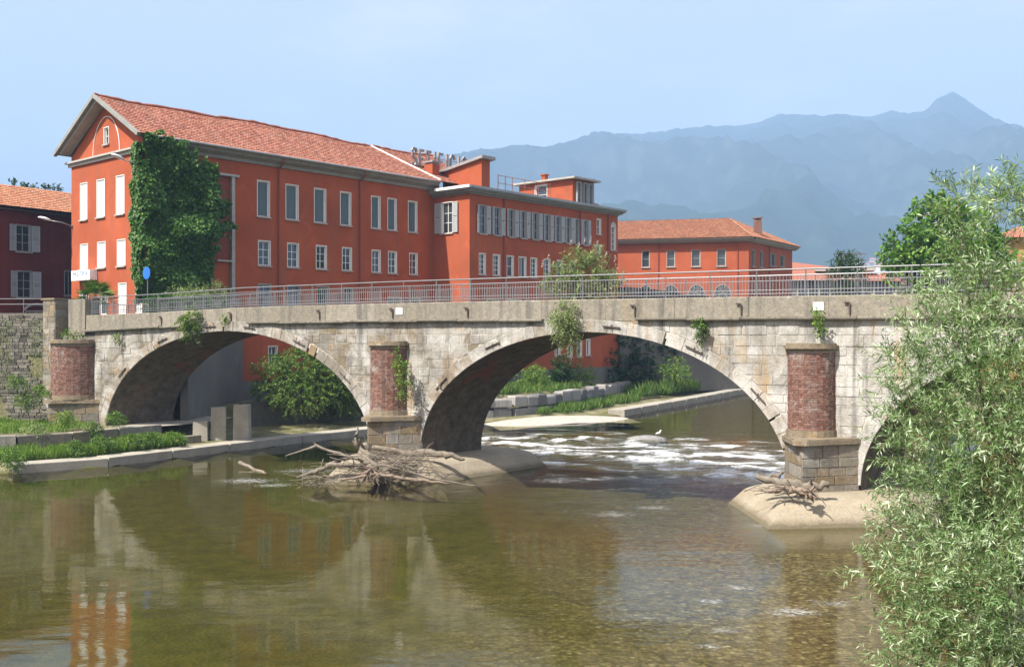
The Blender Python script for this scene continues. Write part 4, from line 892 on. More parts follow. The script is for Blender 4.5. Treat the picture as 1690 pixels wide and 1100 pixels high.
q = MB(); q.box(0, 7.5, 0, 7, 7, 16.3); q.build('wall', M['red'], rb2); q = MB(); q.box(-.6, 8.1, -.6, 7.6, 16.31, 16.8); q.build('roof', M['trim'], rb2); q = MB(); q.box(1, 2.2, -.05, -.002, 13.2, 15); q.build('window', M['glass'], rb2)
for (nm, lab, x0, y0, w_, d_, h_, rise, mt, rmx) in (('tiled_house', 'pink house with red tiled roof behind the metal gantry', 60.5, 168, 9, 9, 15.2, 2.2, 'rosewall', 'tile'), ('yellow_house', 'yellow house with red roof at the right edge behind the willow', 45.2, 90, 7, 9, 15.6, 1.5, 'yellow', 'tile')):
    if mt == 'rosewall' and mt not in M: M[mt] = stucco('pink_render', (0.50, 0.24, 0.20))
    h = tag(empty(nm, (x0, y0, 0), R(-6)), lab, 'building')
    q = MB(); q.box(0, w_, 0, d_, 1, h_); q.build('wall', M[mt], h)
    q = MB(); q.loft([[(-.6, -.6, h_+.01), (w_+.6, -.6, h_+.01), (w_+.6, d_+.6, h_+.01), (-.6, d_+.6, h_+.01)], [(w_*.3, d_*.5-.05, h_+rise), (w_*.7, d_*.5-.05, h_+rise), (w_*.7, d_*.5+.05, h_+rise), (w_*.3, d_*.5+.05, h_+rise)]]); q.build('roof', M[rmx], h)
    for i in range(2):
        for z in (8.6, 11.4): w2 = MB(); w2.box(1.2+i*3.4, 2.3+i*3.4, -.05, -.002, z, z+1.5); w2.build('window', M['glass'], h)
# tiny houses scattered on the mountain foot
hp_mats = (M['white'], M['yellow'], M['trim'])
spots = [(1328, 398), (1424, 404), (1432, 409), (1446, 418), (1430, 424), (1440, 428), (1415, 431), (1452, 430), (1436, 434), (1424, 437), (1405, 436), (1460, 436), (1448, 440), (1412, 441)]
for i, (hx, hy) in enumerate(spots):
    Yd = 1750+ (441-hy)*14; xw = (hx-845)/1650*Yd; zz = 7+(550-hy)/1650*Yd-6
    o = tag(empty('hillside_house', (xw, Yd, zz), R(random.uniform(-20, 20))), 'tiny pale house on the hazy hillside right of the annex', 'house', 'houses on the hazy hillside')
    s_ = random.uniform(3.5, 6); q = MB(); q.box(-s_, s_, -5, 5, -30, 6); q.build('wall', hp_mats[i % 3], o)
    q = MB(T=lambda x, y, z: (y, x, z)); q.extr([(-5.6, 6.05), (5.6, 6.05), (0, 9)], -s_-.5, s_+.5); q.build('roof', M['tile2'], o)

# ================================================================== SMALLER THINGS AND PLANTS
def at(px_, py_, d): return ((px_-845)/1650*d, d, 7+(550-py_)/1650*d)
def leaves(name, P, D, N, L, W, mat, parent=None, rnd=None, fold=.18):
    n = len(P); D = D/np.linalg.norm(D, axis=1, keepdims=True); S = np.cross(D, N); S /= np.linalg.norm(S, axis=1, keepdims=True)+1e-9
    U = np.cross(S, D); L = np.broadcast_to(np.asarray(L), (n,))[:, None]; W = np.broadcast_to(np.asarray(W), (n,))[:, None]
    V = np.stack([P, P+D*L*.45+S*W*.5+U*W*fold, P+D*L-U*L*.08, P+D*L*.45-S*W*.5+U*W*fold], 1).reshape(-1, 3)
    F = np.arange(n*4).reshape(n, 4); F = np.concatenate([F[:, [0, 1, 2]], F[:, [0, 2, 3]]])
    r = rng.random(n) if rnd is None else rnd
    return np_mesh(name, V, F, np.concatenate([r, r]), mat, parent)
def rdir(n): v = rng.normal(size=(n, 3)); return v/np.linalg.norm(v, axis=1, keepdims=True)
def blob_bases(blobs, n, shell=.45):
    """points spread through ellipsoid clumps, denser toward the skin; returns points and outward directions"""
    w = np.array([b[3]*b[4]*b[5] for b in blobs])**.67; w /= w.sum(); idx = rng.choice(len(blobs), n, p=w); B = np.array(blobs)[idx]
    d = rdir(n); r = rng.random(n)**shell; P = B[:, :3]+d*r[:, None]*B[:, 3:6]
    return P, d
def sprays(parent, blobs, n, length, nleaf, LL, LW, mat, droop=.25, up=.35, shell=.5, twig=.006, twigmat=None, name='crown', spread=.8, lvar=.35):
    P, d = blob_bases(blobs, n, shell)
    D = d+rdir(n)*.55+np.array([0, 0, up]); D /= np.linalg.norm(D, axis=1, keepdims=True)
    LN = length*rng.uniform(.6, 1.25, n)
    t = np.linspace(.08, 1, nleaf)
    Q = P[:, None]+D[:, None]*LN[:, None, None]*t[None, :, None]; Q[..., 2] -= droop*LN[:, None]*t[None]**2
    T = np.repeat(D[:, None], nleaf, 1).copy(); T[..., 2] -= 2*droop*t[None]
    q = Q.reshape(-1, 3); T = T.reshape(-1, 3); T /= np.linalg.norm(T, axis=1, keepdims=True); m = len(q)
    r = rdir(m); r -= T*(r*T).sum(1, keepdims=True); r /= np.linalg.norm(r, axis=1, keepdims=True)+1e-9
    LD = T*.55+r*spread; NN = rdir(m)*.7+np.array([0, 0, .8])
    tone = np.clip(np.repeat(rng.normal(.45, .22, n)+.5*(fbm(P[:, 0]*3.1/length*.4+P[:, 1], P[:, 2]*3.1/length*.4, 2, 5)-.5), nleaf)+rng.normal(0, .16, m), 0, 1)
    sc = rng.uniform(1-lvar, 1+lvar, m)
    o = leaves(name, q, LD, NN, LL*sc, LW*sc, mat, parent, tone)
    if twigmat:
        e1 = Q[:, 0]-D*LN[:, None]*.1; e2 = Q[:, nleaf//2]; e3 = Q[:, -1]; side = np.cross(D, np.array([.3, .5, .8])); side /= np.linalg.norm(side, axis=1, keepdims=True); s2 = np.cross(side, D)
        rings = []
        for e, rr in ((e1, twig), (e2, twig*.8), (e3, twig*.4)):
            for a in (0, 2.094, 4.188): rings.append(e+side*math.cos(a)*rr+s2*math.sin(a)*rr)
        V = np.stack(rings, 1).reshape(-1, 3); base = np.arange(n)[:, None]*9
        F = np.concatenate([base+np.array([[a, b, b+3, a+3]]) for k in (0, 3) for a, b in ((k, k+1), (k+1, k+2), (k+2, k))])
        tag(np_mesh('twigs', V, F, np.full(len(F), .5), twigmat, parent), kind='stuff')
    return o
def limbs(parent, root, blobs, r0, mat, name='trunk', lean=(0, 0)):
    """trunk forking into a limb for each clump"""
    m = MB(); root = Vector(root); cz = sum(b[2] for b in blobs)/len(blobs); top = Vector((root.x+lean[0], root.y+lean[1], root.z+(cz-root.z)*.45))
    pts = [root.lerp(top, t)+Vector((math.sin(t*5)*r0*.5, math.cos(t*4)*r0*.5, 0)) for t in np.linspace(0, 1, 6)]; m.tube(pts, [r0*(1.25-.5*t) for t in np.linspace(0, 1, 6)], 9)
    for b in blobs:
        e = Vector(b[:3]); mid = top.lerp(e, .5)+Vector((random.uniform(-.1, .1), random.uniform(-.1, .1), .12))*(e-top).length; 
        P = [pts[-2], top.lerp(mid, .5), mid, mid.lerp(e, .6), e+Vector((0, 0, b[5]*.4))]; m.tube(P, [r0*.6, r0*.48, r0*.34, r0*.2, r0*.07], 6)
    return m.build(name, mat, parent, True)
def plant(name, label, cat, root, blobs, n, length, nleaf, LL, LW, mat, r0=.05, group=None, trunk=True, **kw):
    e = tag(empty(name, root), label, cat, group); rel = [(b[0]-root[0], b[1]-root[1], b[2]-root[2], *b[3:]) for b in blobs]
    sprays(e, rel, n, length, nleaf, LL, LW, M[mat], **kw)
    if trunk: limbs(e, (0, 0, -.1), rel, r0, M['bark'], 'trunk' if cat == 'tree' else 'stem')
    return e
def grass(name, label, pts_poly, n, h, mat='grass', z=0.0, w=.02, zf=None):
    P = np.array(pts_poly); lo_, hi_ = P.min(0), P.max(0); out = []
    while len(out) < n:
        c = lo_+(hi_-lo_)*rng.random((n, 2)); inside = np.zeros(n, bool); j = len(P)-1
        for i in range(len(P)):
            xi, yi = P[i]; xj, yj = P[j]; cond = ((yi > c[:, 1]) != (yj > c[:, 1])) & (c[:, 0] < (xj-xi)*(c[:, 1]-yi)/(yj-yi+1e-12)+xi); inside ^= cond; j = i
        keep = inside & (fbm(c[:, 0]*.8, c[:, 1]*.8, 3, 61) > rng.uniform(.28, .55, n)); out.extend(c[keep].tolist())
    c = np.array(out[:n]); zz = np.full(n, z) if zf is None else zf(c[:, 0], c[:, 1])
    Pq = np.column_stack([c, zz-.03]); D = rdir(n)*.42+np.array([0, 0, 1]); hh = h*rng.uniform(.5, 1.3, n)*(.5+fbm(c[:, 0]*.5, c[:, 1]*.5, 3, 67))
    return tag(leaves(name, Pq, D, rdir(n)+np.array([0, -.6, 0]), hh, w*rng.uniform(.7, 1.4, n), M[mat], None, None, .05), label, kind='stuff')

M['yellowgrass'] = leafmat('bank_grass', [(0, (0.08, 0.15, 0.02)), (0.6, (0.17, 0.29, 0.04)), (1, (0.33, 0.37, 0.12))], .4)
# ---------------- left bank: kerb, step walls, posts, walls
def offs(L, d):
    out = []
    for i, p in enumerate(L):
        a = Vector(L[max(0, i-1)]); b = Vector(L[min(len(L)-1, i+1)]); t = (b-a).normalized(); out.append((p[0]-t.y*d, p[1]+t.x*d))
    return out
def band(name, label, line, d0, d1, z0, z1, mat, piece, cat='kerb', gap=.012):
    e = tag(empty(name, (line[0][0], line[0][1], 0)), label, cat); ox, oy = line[0]
    A = offs(line, d0); B = offs(line, d1)
    for i in range(len(line)-1):
        n = max(1, int(math.hypot(line[i+1][0]-line[i][0], line[i+1][1]-line[i][1])/3.2))
        for k in range(n):
            t0, t1 = k/n+gap/3, (k+1)/n-gap/3; l = lambda P, t: (P[i][0]+(P[i+1][0]-P[i][0])*t-ox, P[i][1]+(P[i+1][1]-P[i][1])*t-oy)
            q = MB(); q.cur = random.random(); dz_ = random.uniform(-.02, .02); c = [l(A, t0), l(A, t1), l(B, t1), l(B, t0)]
            ins = [(x*.985+sum(p[0] for p in c)/4*.015, y*.985+sum(p[1] for p in c)/4*.015) for x, y in c]
            q.loft([[(x, y, z0) for x, y in c], [(x, y, z1-.03+dz_) for x, y in c], [(x, y, z1+dz_) for x, y in ins]]); q.build(piece, M[mat], e)
    return e
band('embankment_kerb', 'long pale concrete kerb along the left water edge passing under the bridge', LB[2:8], 0, 1.35, -.8, .46, 'concrete', 'kerb_block')
band('step_wall', 'low broken stone step just above the concrete kerb', [(-21.6, 53.0), (-19.4, 55.6), (-16.9, 59.3)], 2.3, 2.75, .1, .86, 'plinth', 'step_block', 'wall')
band('step_wall', 'upper stone terrace edge in front of the left arch', [(-45, 42.4), (-24.9, 49.8), (-21.2, 52.5), (-17.6, 57.9)], 4.2, 4.85, .1, 1.5, 'plinth', 'step_block', 'wall')
te = MB(); te.poly([(x, y, 1.40) for x, y in [(-60, 42), (-46.5, 46.4), (-26.6, 53.8), (-24.2, 55.4), (-20.6, 61.4), (-22, 66), (-26, 64.5), (-29, 64.2), (-60, 66.0)]]); tag(te.build('terrace', M['soil']), 'dusty earth terrace at the foot of the left abutment', kind='structure')
uf = MB(); uf.poly([(x, y, 1.42) for x, y in [(-24.2, 57.0), (-20.2, 61.4), (-19.2, 63.4), (-18.5, 66.5), (-20.9, 68), (-23, 64)]]); tag(uf.build('paving', M['concrete']), 'concrete floor under the left arch', kind='structure')
for (x, y, w_, d_, z1, lab, a) in ((-18.1, 61.7, .46, .2, 2.45, 'stained leaning concrete post under the left arch, nearer the abutment', .12), (-16.7, 61.9, .5, .28, 2.6, 'upright pale concrete post under the left arch, nearer the river', -.05), (-19.1, 61.4, .45, .3, 1.6, 'squat low concrete block beside the leaning post', .1)):
    e = tag(empty('concrete_post', (x, y, 0), a), lab, 'post', 'concrete posts under the left arch'); q = MB(); q.loft([[(-w_, -d_, .1), (w_, -d_, .1), (w_, d_, .1), (-w_, d_, .1)], [(-w_*.93, -d_, z1), (w_*.95, -d_, z1), (w_*.95, d_*.8, z1+.03), (-w_*.93, d_*.8, z1)]]); q.build('shaft', M['concrete'], e)
band('low_wall', 'low dark retaining wall behind the left arch below the big bush', [(-17.6, 68.2), (-13.0, 71.6), (-8.2, 75.6), (-3.5, 80)], 2.2, 2.8, .2, 2.15, 'rubble', 'wall_block', 'wall')
def wallseg(name, label, a, b, th, z0, z1, mat):
    e = tag(empty(name, (a[0], a[1], 0), math.atan2(b[1]-a[1], b[0]-a[0])), label, 'wall'); L = math.hypot(b[0]-a[0], b[1]-a[1])
    q = MB(); q.box(0, L, 0, th, z0, z1); q.build('wall_face', M[mat], e); c = MB(); c.box(-.03, L+.03, -.08, th+.08, z1+.002, z1+.14); c.build('coping', M['concrete'], e); return e
wallseg('side_wall', 'tall grey rendered wall between the bridge and the red factory', (-20.8, 75.4), (-21.3, 64.2), .5, .8, 7.5, 'greyplinth')
wallseg('quay_wall', 'grey quay wall below the far red annex, seen through the middle arch', bl(51.2, -4.7), (28.4, 118.4), .6, .5, 7.7, 'greyplinth')
wallseg('quay_wall', 'shaded quay wall running upstream behind the far grass', (28.8, 118.8), (80, 160.6), .6, .5, 7.7, 'rubble')
# rubble retaining wall left of the abutment
a, b = bw(-27.05, .2), (-56.0, 66.0); L = math.hypot(b[0]-a[0], b[1]-a[1])
rw_ = tag(empty('retaining_wall', (b[0], b[1], 0), math.atan2(a[1]-b[1], a[0]-b[0])), 'mossy rubble retaining wall sloping down left of the abutment pillar', 'wall')
q = MB(); q.loft([[(0, -.9, .6), (L, -.9, .6), (L, 1.2, .6), (0, 1.2, .6)], [(0, 0, 8.1), (L, 0, 8.1), (L, 1.2, 8.1), (0, 1.2, 8.1)]]); q.build('wall_core', M['soil'], rw_)
rs = MB(); z = 1.0
while z < 8.0:
    h = random.uniform(.14, .26); t = L-14
    while t < L:
        l = random.uniform(.2, .6); y = -.9*(1-(z-.6)/7.5); rs.cur = random.random()
        if fbm(t*.35, z*.45, 3, 71) < (.70 if z < 6.8 else 1): rs.extr([(t+.01, z+.01), (t+l-.01, z+.01), (t+l-.01, z+h-.01), (t+.01, z+h-.01)], y-random.uniform(.03, .12), y+.15, .02)
        t += l
    z += h
tag(rs.build('rubble_stones', M['rubble'], rw_), kind='stuff')
cpw = MB(); cpw.box(0, L-.1, -.1, .5, 8.102, 8.3); cpw.cur = .4; cpw.build('coping', M['rubble'], rw_)
hr = tag(empty('street_railing', (b[0], b[1], 0), math.atan2(a[1]-b[1], a[0]-b[0])), 'thin steel railing on top of the mossy retaining wall', 'railing')
for z in (8.85, 9.2): q = MB(); q.tube([(0, .2, z), (L-.2, .2, z+.02)], .025, 5); q.build('rail', M['steel'], hr)
for t in np.arange(L-13, L, 2.2): q = MB(); q.tube([(t, .2, 8.3), (t, .2, 9.22)], .025, 5); q.build('post', M['steel'], hr)
# pedestrian barriers at the bridge head
for i, (x0, lab) in enumerate(((-22.9, 'hooped steel barrier at the bridge head, nearer the abutment'), (-20.9, 'hooped steel barrier at the bridge head, nearer the river'))):
    p = bw(x0, 1.1); e = tag(empty('street_barrier', (p[0], p[1], 7.62), math.atan2(UY, UX)), lab, 'barrier', 'barriers at the bridge head')
    q = MB(); q.tube([(0, 0, 0), (0, 0, 1.05), (.08, 0, 1.15), (1.72, 0, 1.15), (1.8, 0, 1.05), (1.8, 0, 0)], .03, 7); q.build('hoop', M['steel'], e)
    for k in range(9): q = MB(); q.tube([(.2+k*.175, 0, .25), (.2+k*.175, 0, 1.14)], .012, 5); q.build('bar', M['steel'], e)
    q = MB(); q.tube([(.02, 0, .25), (1.78, 0, .25)], .018, 5); q.build('lower_bar', M['steel'], e)

# ---------------- lamps and signs
def lamp(label, base, head):
    e = tag(empty('street_lamp', base), label, 'lamp', 'wall lamps on the factory'); B = Vector((0, 0, 0)); H_ = Vector(head)-Vector(base); d = H_.normalized()
    q = MB(); q.tube([B, H_*.5+Vector((0, 0, .08)), H_], [.05, .045, .04], 7); q.build('arm', M['steel'], e, True)
    q = MB(); side = d.cross(Vector((0, 0, 1))).normalized(); upv = side.cross(d)
    loops = []
    for t, w_, h_ in ((-.05, .06, .05), (.12, .17, .12), (.45, .24, .17), (.75, .20, .13), (.92, .06, .04)):
        c = H_+d*t; loops.append([c+side*math.cos(a)*w_+upv*math.sin(a)*h_*(1 if math.sin(a) > 0 else .45) for a in np.linspace(0, 2*math.pi, 12, endpoint=False)])
    q.loft(loops); q.build('lamp_shade', M['lamp'], e, True)
    q = MB(); q.tube([B-d*.02, B+d*.1], .12, 8); q.build('bracket', M['steel'], e)
lamp('cobra-head street lamp on an arm in front of the ivy corner', (-25.75, 69.9, 18.5), (-26.75, 68.9, 18.95))
lamp('cobra-head street lamp on an arm by the shaded house', (*bl(-.02, 10.9), 15.25), (-35.2, 76.3, 15.6))
bs2 = tag(empty('round_sign', (-24.6, 67.5, 7.62)), 'blue round traffic sign on a pole in front of the ivy', 'sign')
q = MB(); q.tube([(0, 0, 0), (0, 0, 3.9)], .035, 7); q.build('pole', M['steel'], bs2)
q = MB(T=lambda x, y, z: (x*.8+y*.6-.02, -x*.6+y*.8-.05, z)); q.loft([[(math.cos(a)*.42, y, 3.45+math.sin(a)*.42) for a in np.linspace(0, 2*math.pi, 20, endpoint=False)] for y in (-.05, -.03)]); q.build('disc', M['blue'], bs2)
sb = tag(empty('wall_sign', (CX, CY, 0), FA), 'white projecting sign board with blue lettering low on the gable', 'sign')
q = MB(); q.box(-.62, -.03, 6.85, 9.75, 10.98, 11.74); q.build('board', M['paper'], sb)
cu = bpy.data.curves.new('lettering', 'FONT'); cu.body = 'MULTIPLA'; cu.size = .52; cu.extrude = .006; cu.align_x = 'CENTER'
to = bpy.data.objects.new('lettering', cu); col.objects.link(to); bpy.context.view_layer.update()
me = bpy.data.meshes.new_from_object(to.evaluated_get(bpy.context.evaluated_depsgraph_get())); bpy.data.objects.remove(to)
me.materials.clear(); me.materials.append(M['ink']); lt2 = bpy.data.objects.new('lettering', me); col.objects.link(lt2); lt2.parent = sb
lt2.matrix_local = Matrix(((0, 0, -1, -.632), (-1, 0, 0, 8.3), (0, 1, 0, 11.28), (0, 0, 0, 1)))
# canopy behind the railing, gantry
cp_ = tag(empty('black_canopy', (12.4, 107.6, 0), R(35)), 'black sloping sheet canopy behind the railing below the annex', 'canopy')
q = MB(); q.extr([(0, 12.0), (4, 11.85), (9, 11.35), (17.5, 11.1), (17.5, 10.95), (9, 11.15), (0, 11.3)], 0, 2.2); q.build('sheet', M['black'], cp_)
q = MB(); q.box(0, 7.0, .4, 2, 8.6, 11.15); q.build('side_sheet', M['black'], cp_)
for t in (.3, 6, 12, 17): q = MB(); q.tube([(t, 1.0, 7.5), (t, 1.0, 11.25-.012*t)], .05, 6); q.build('post', M['iron'], cp_)
gn = tag(empty('steel_gantry', (57.6, 175, 7.6)), 'pale steel lattice gantry behind the railing right of the annex', 'gantry')
for x in (0, 3.6):
    for y in (0, 1.4): q = MB(); q.tube([(x, y, 0), (x, y, 13.4)], .09, 5); q.build('leg', M['steel'], gn)
q = MB()
for z in (12.2, 13.4):
    for y in (0, 1.4): q.tube([(-1, y, z), (4.4, y, z)], .08, 5)
for k in range(6): q.tube([(-1+k*.9, 0, 12.2), (-.1+k*.9, 0, 13.4)], .06, 4)
q.build('truss', M['steel'], gn)
# gull on a stone in the rapids
rk = MB(); P = []
loops = []
for z, r_ in ((-.4, 1.0), (.05, .85), (.18, .55), (.24, .15)): loops.append([(math.cos(a)*r_*1.5*random.uniform(.85, 1.1), math.sin(a)*r_*.8*random.uniform(.85, 1.1), z) for a in np.linspace(0, 2*math.pi, 12, endpoint=False)])
rk.loft(loops); ro = rk.build('river_rock', M['rock'], None, True); ro.location = (9.0, 66.5, 0); tag(ro, 'flat grey rock breaking the water in the rapids', 'rock')
gl_ = tag(empty('gull', (9.7, 66.3, .2), R(35)), 'small white water bird standing on the rock in the rapids', 'bird')
q = MB(); loops = []
for t, r_, z in ((-.24, .01, .17), (-.16, .05, .18), (0, .085, .19), (.12, .075, .22), (.17, .045, .29), (.19, .05, .34), (.24, .04, .36), (.28, .01, .35)): loops.append([(t, math.cos(a)*r_, z+math.sin(a)*r_) for a in np.linspace(0, 2*math.pi, 9, endpoint=False)])
q.loft(loops); q.build('body', M['seagull'], gl_, True)
q = MB(); q.tube([(.27, 0, .35), (.34, 0, .335)], [.014, .004], 5); q.build('beak', M['yellow'], gl_)
for y in (-.03, .03): q = MB(); q.tube([(0, y, .13), (.01, y, 0)], .008, 4); q.build('leg', M['yellow'], gl_)

# ---------------- bank beyond the bridge
rv = tag(empty('stone_revetment', (-2.4, 79.8, 0)), 'row of big dark stone blocks holding the bank behind the middle arch', 'wall'); line = [(-2.6, 79.6), (0.2, 81.2), (2.9, 84.0), (6.2, 90.0), (9.3, 97.5), (12.6, 106)]
for (x0, y0), (x1, y1) in zip(line[:-1], line[1:]):
    L = math.hypot(x1-x0, y1-y0); dx, dy = (x1-x0)/L, (y1-y0)/L; t = 0
    while t < L-.3:
        l = min(random.uniform(1.1, 2.2), L-t); 
        for z0, z1 in ((.0, random.uniform(.85, 1.0)), (1.02, random.uniform(1.7, 2.05))):
            q = MB(); q.cur = random.random(); j = lambda s: random.uniform(-s, s)
            lo1 = [(t+.03, -.1+j(.06)), (t+l-.03, -.1+j(.06)), (t+l-.03, .9), (t+.03, .9)]
            q.loft([[(x0+2.4+dx*a_-dy*b_, y0-79.8+dy*a_+dx*b_, z) for a_, b_ in [(a_*k1+(t+l/2)*(1-k1), b_*k1+.4*(1-k1)) for a_, b_ in lo1]] for z, k1 in ((z0, .96), (z0+.08, 1.02), (z1-.12, 1.0), (z1, .9))]); q.build('block', M['rock'], rv)
        t += l
gbm = MB(); xs_ = np.linspace(-1, 1, 30); ys_ = np.linspace(-1, 1, 12); gx, gy = np.meshgrid(xs_, ys_)
hz = .30*np.clip(1-gx**2-gy**2, -.25, 1)**.8 if False else .36*np.clip(1-gx**2-gy**2, -.6, 1)
V = np.stack([3.6+gx*6.6*.86-gy*2.6*.5, 79.9+gx*6.6*.5+gy*2.6*.86, hz+.05*fbm(gx*6, gy*6, 3, 5)], -1).reshape(-1, 3); i = np.arange(V.shape[0]).reshape(12, 30); F = np.stack([i[:-1, :-1], i[:-1, 1:], i[1:, 1:], i[1:, :-1]], -1).reshape(-1, 4)
tag(np_mesh('gravel_bar', V, F, None, M['sand'], None, smooth=True), 'pale gravel bar at the water edge behind the bridge', kind='structure')
band('bank_edge', 'long pale concrete bank edge upstream of the gravel bar', [(9.4, 84.6), (17, 98), (26.1, 115), (36, 128), (52, 140)], -.1, 1.4, -.6, .55, 'concrete', 'kerb_block')
# ---------------- driftwood
def log(name, label, pts, rads, mat='drift', group='driftwood on the aprons', cat='log', knots=2):
    e = tag(empty(name, pts[0]), label, cat, group); o0 = Vector(pts[0]); P = [Vector(p)-o0 for p in pts]
    PP = []; RR = []
    for i in range(len(P)-1):
        for t in np.linspace(0, 1, 5, endpoint=False): PP.append(P[i].lerp(P[i+1], t)+Vector((random.gauss(0, 1), random.gauss(0, 1), random.gauss(0, 1)))*rads[i]*.24); RR.append((rads[i]*(1-t)+rads[i+1]*t)*random.uniform(.70, 1.08))
    PP.append(P[-1]); RR.append(rads[-1]); q = MB(); q.tube(PP, RR, 8); q.build('trunk', M[mat], e, True)
    for k in range(knots):
        i = random.randrange(2, len(PP)-1); d = Vector((random.uniform(-1, 1), random.uniform(-1, .2), random.uniform(.1, 1))).normalized(); s = MB(); s.tube([PP[i], PP[i]+d*RR[i]*3.2], [RR[i]*.45, RR[i]*.12], 5); s.build('branch_stub', M[mat], e)
    return e
D2 = 46.6
log('driftwood_log', 'thick broken driftwood trunk with dark split end in the pile at the middle pier', [at(604, 735, 48.0), at(602, 750, 47.3), at(613, 775, 46.2)], [.24, .28, .31])
q_ = tag(empty('root_wad', at(613, 776, 46.1)), 'dark shaggy root end hanging at the front of the driftwood pile', 'driftwood', 'driftwood on the aprons')
q = MB()
for k in range(34): d = Vector((random.uniform(-.8, .8), random.uniform(-.7, .1), random.uniform(-1, .5))).normalized(); q.tube([(0, .1, .1), d*random.uniform(.25, .4), d*random.uniform(.45, .75)+Vector((0, 0, -.1))], [.07, .04, .012], 5)
q.build('roots', M['driftdark'], q_)
log('driftwood_log', 'long bleached branch reaching left out of the driftwood pile', [at(470, 752, 46.8), at(522, 736, 46.8), at(570, 752, 46.8), at(625, 768, 46.6)], [.03, .07, .10, .12])
log('driftwood_log', 'curved grey branch low at the left tip of the driftwood pile', [at(490, 787, 46.0), at(520, 778, 46.2), at(545, 768, 46.4), at(610, 764, 46.6)], [.05, .11, .13, .11])
log('driftwood_log', 'slim driftwood pole slanting down right to the water', [at(600, 762, 46.4), at(660, 774, 46.0), at(720, 790, 45.6), at(790, 802, 45.3)], [.09, .08, .05, .02])
log('driftwood_log', 'flat bleached trunk lying along the apron right of the middle pier', [at(615, 738, 48.2), at(680, 746, 48.0), at(730, 748, 47.8), at(767, 757, 47.6)], [.12, .15, .2, .05], knots=0)
log('driftwood_log', 'pale stick floating alone left of the driftwood pile', [at(397, 763, 52.5), at(420, 775, 51.2), at(441, 782, 50.2)], [.10, .11, .06], knots=1)
log('driftwood_log', 'crooked bleached limb lying across the top of the driftwood pile', [at(548, 762, 47.0), at(600, 750, 47.2), at(655, 760, 47.0), at(700, 785, 46.2)], [.05, .10, .09, .03])
log('driftwood_log', 'dark waterlogged branch under the front of the driftwood pile', [at(560, 792, 45.9), at(620, 782, 45.9), at(690, 792, 45.6), at(745, 798, 45.5)], [.04, .09, .10, .03], 'driftdark')
log('driftwood_log', 'slender forked limb leaning up against the middle pier', [at(640, 782, 46.2), at(662, 762, 46.8), at(690, 744, 47.6)], [.10, .07, .02], 'driftdark')
log('driftwood_log', 'upright forked snag standing behind the driftwood pile', [at(588, 738, 48.3), at(587, 722, 48.3), at(591, 703, 48.3)], [.13, .10, .03])
stk = MB()
for k in range(170):
    c = Vector(at(random.choice((random.gauss(660, 20), random.gauss(600, 40))), 770+random.gauss(0, 13), random.uniform(45.8, 47.6))); c.z = max(.25, min(c.z, 1.55-abs(c.x+5.8)*.22)); d = Vector((random.gauss(0, 1), random.gauss(0, .5), random.gauss(-.1, .28))).normalized()*random.uniform(.4, 1.6)
    stk.cur = random.random(); stk.tube([c-d, c+Vector((random.gauss(0, .1), random.gauss(0, .1), random.gauss(.05, .1))), c+d], [random.uniform(.008, .026), .014, .004], 4, False)
for k in range(60):
    c = Vector(at(random.gauss(520, 16), 792+random.gauss(0, 7), 45.6)); c.z = max(.06, min(.5, c.z)); d = Vector((random.gauss(0, 1), random.gauss(0, .5), random.gauss(0, .4))).normalized()*random.uniform(.2, .6); stk.tube([c-d, c+d], [.014, .006], 4, False)
tag(stk.build('stick_tangle', M['stick']), 'tangle of dry sticks and flood debris on the middle apron', kind='stuff')
D3 = 36.6
log('driftwood_log', 'bleached split trunk lying on the right-hand apron', [at(1246, 787, 37.6), at(1290, 795, 37.3), at(1330, 802, 37.0), at(1368, 800, 36.9)], [.12, .19, .17, .12], knots=2)
log('driftwood_log', 'dark lower trunk with root ball on the right-hand apron', [at(1262, 811, 36.7), at(1300, 806, 36.7), at(1325, 812, 36.4)], [.07, .14, .2], 'driftdark', knots=1)
q_ = tag(empty('root_wad', at(1335, 814, 36.2)), 'gnarled brown root ball casting a shadow on the right-hand apron', 'driftwood', 'driftwood on the aprons'); q = MB()
for k in range(26): d = Vector((random.uniform(-1, 1), random.uniform(-1, .4), random.uniform(-.6, .8))).normalized(); q.tube([(0, 0, .05), d*.2, d*random.uniform(.25, .42)], [.1, .06, .015], 5)
q.tube([(.1, -.1, 0), (.35, -.25, -.12), (.55, -.3, -.42)], [.05, .03, .012], 5); q.build('roots', M['driftdark'], q_)
log('driftwood_log', 'short twisted branch behind the split trunk on the right-hand apron', [at(1270, 790, 37.9), at(1285, 783, 37.9), at(1294, 777, 37.9)], [.12, .10, .05], knots=1)
stk = MB()
for k in range(36):
    c = Vector(at(random.gauss(1300, 25), 806+random.gauss(0, 4), random.uniform(36.5, 37.3))); c.z = max(.9, c.z); d = Vector((random.gauss(0, 1), random.gauss(0, .5), random.gauss(0, .15))).normalized()*random.uniform(.2, .7); stk.tube([c-d, c+d], [.022, .008], 4, False)
tag(stk.build('stick_tangle', M['stick']), 'few dry sticks caught on the right-hand apron', kind='stuff')

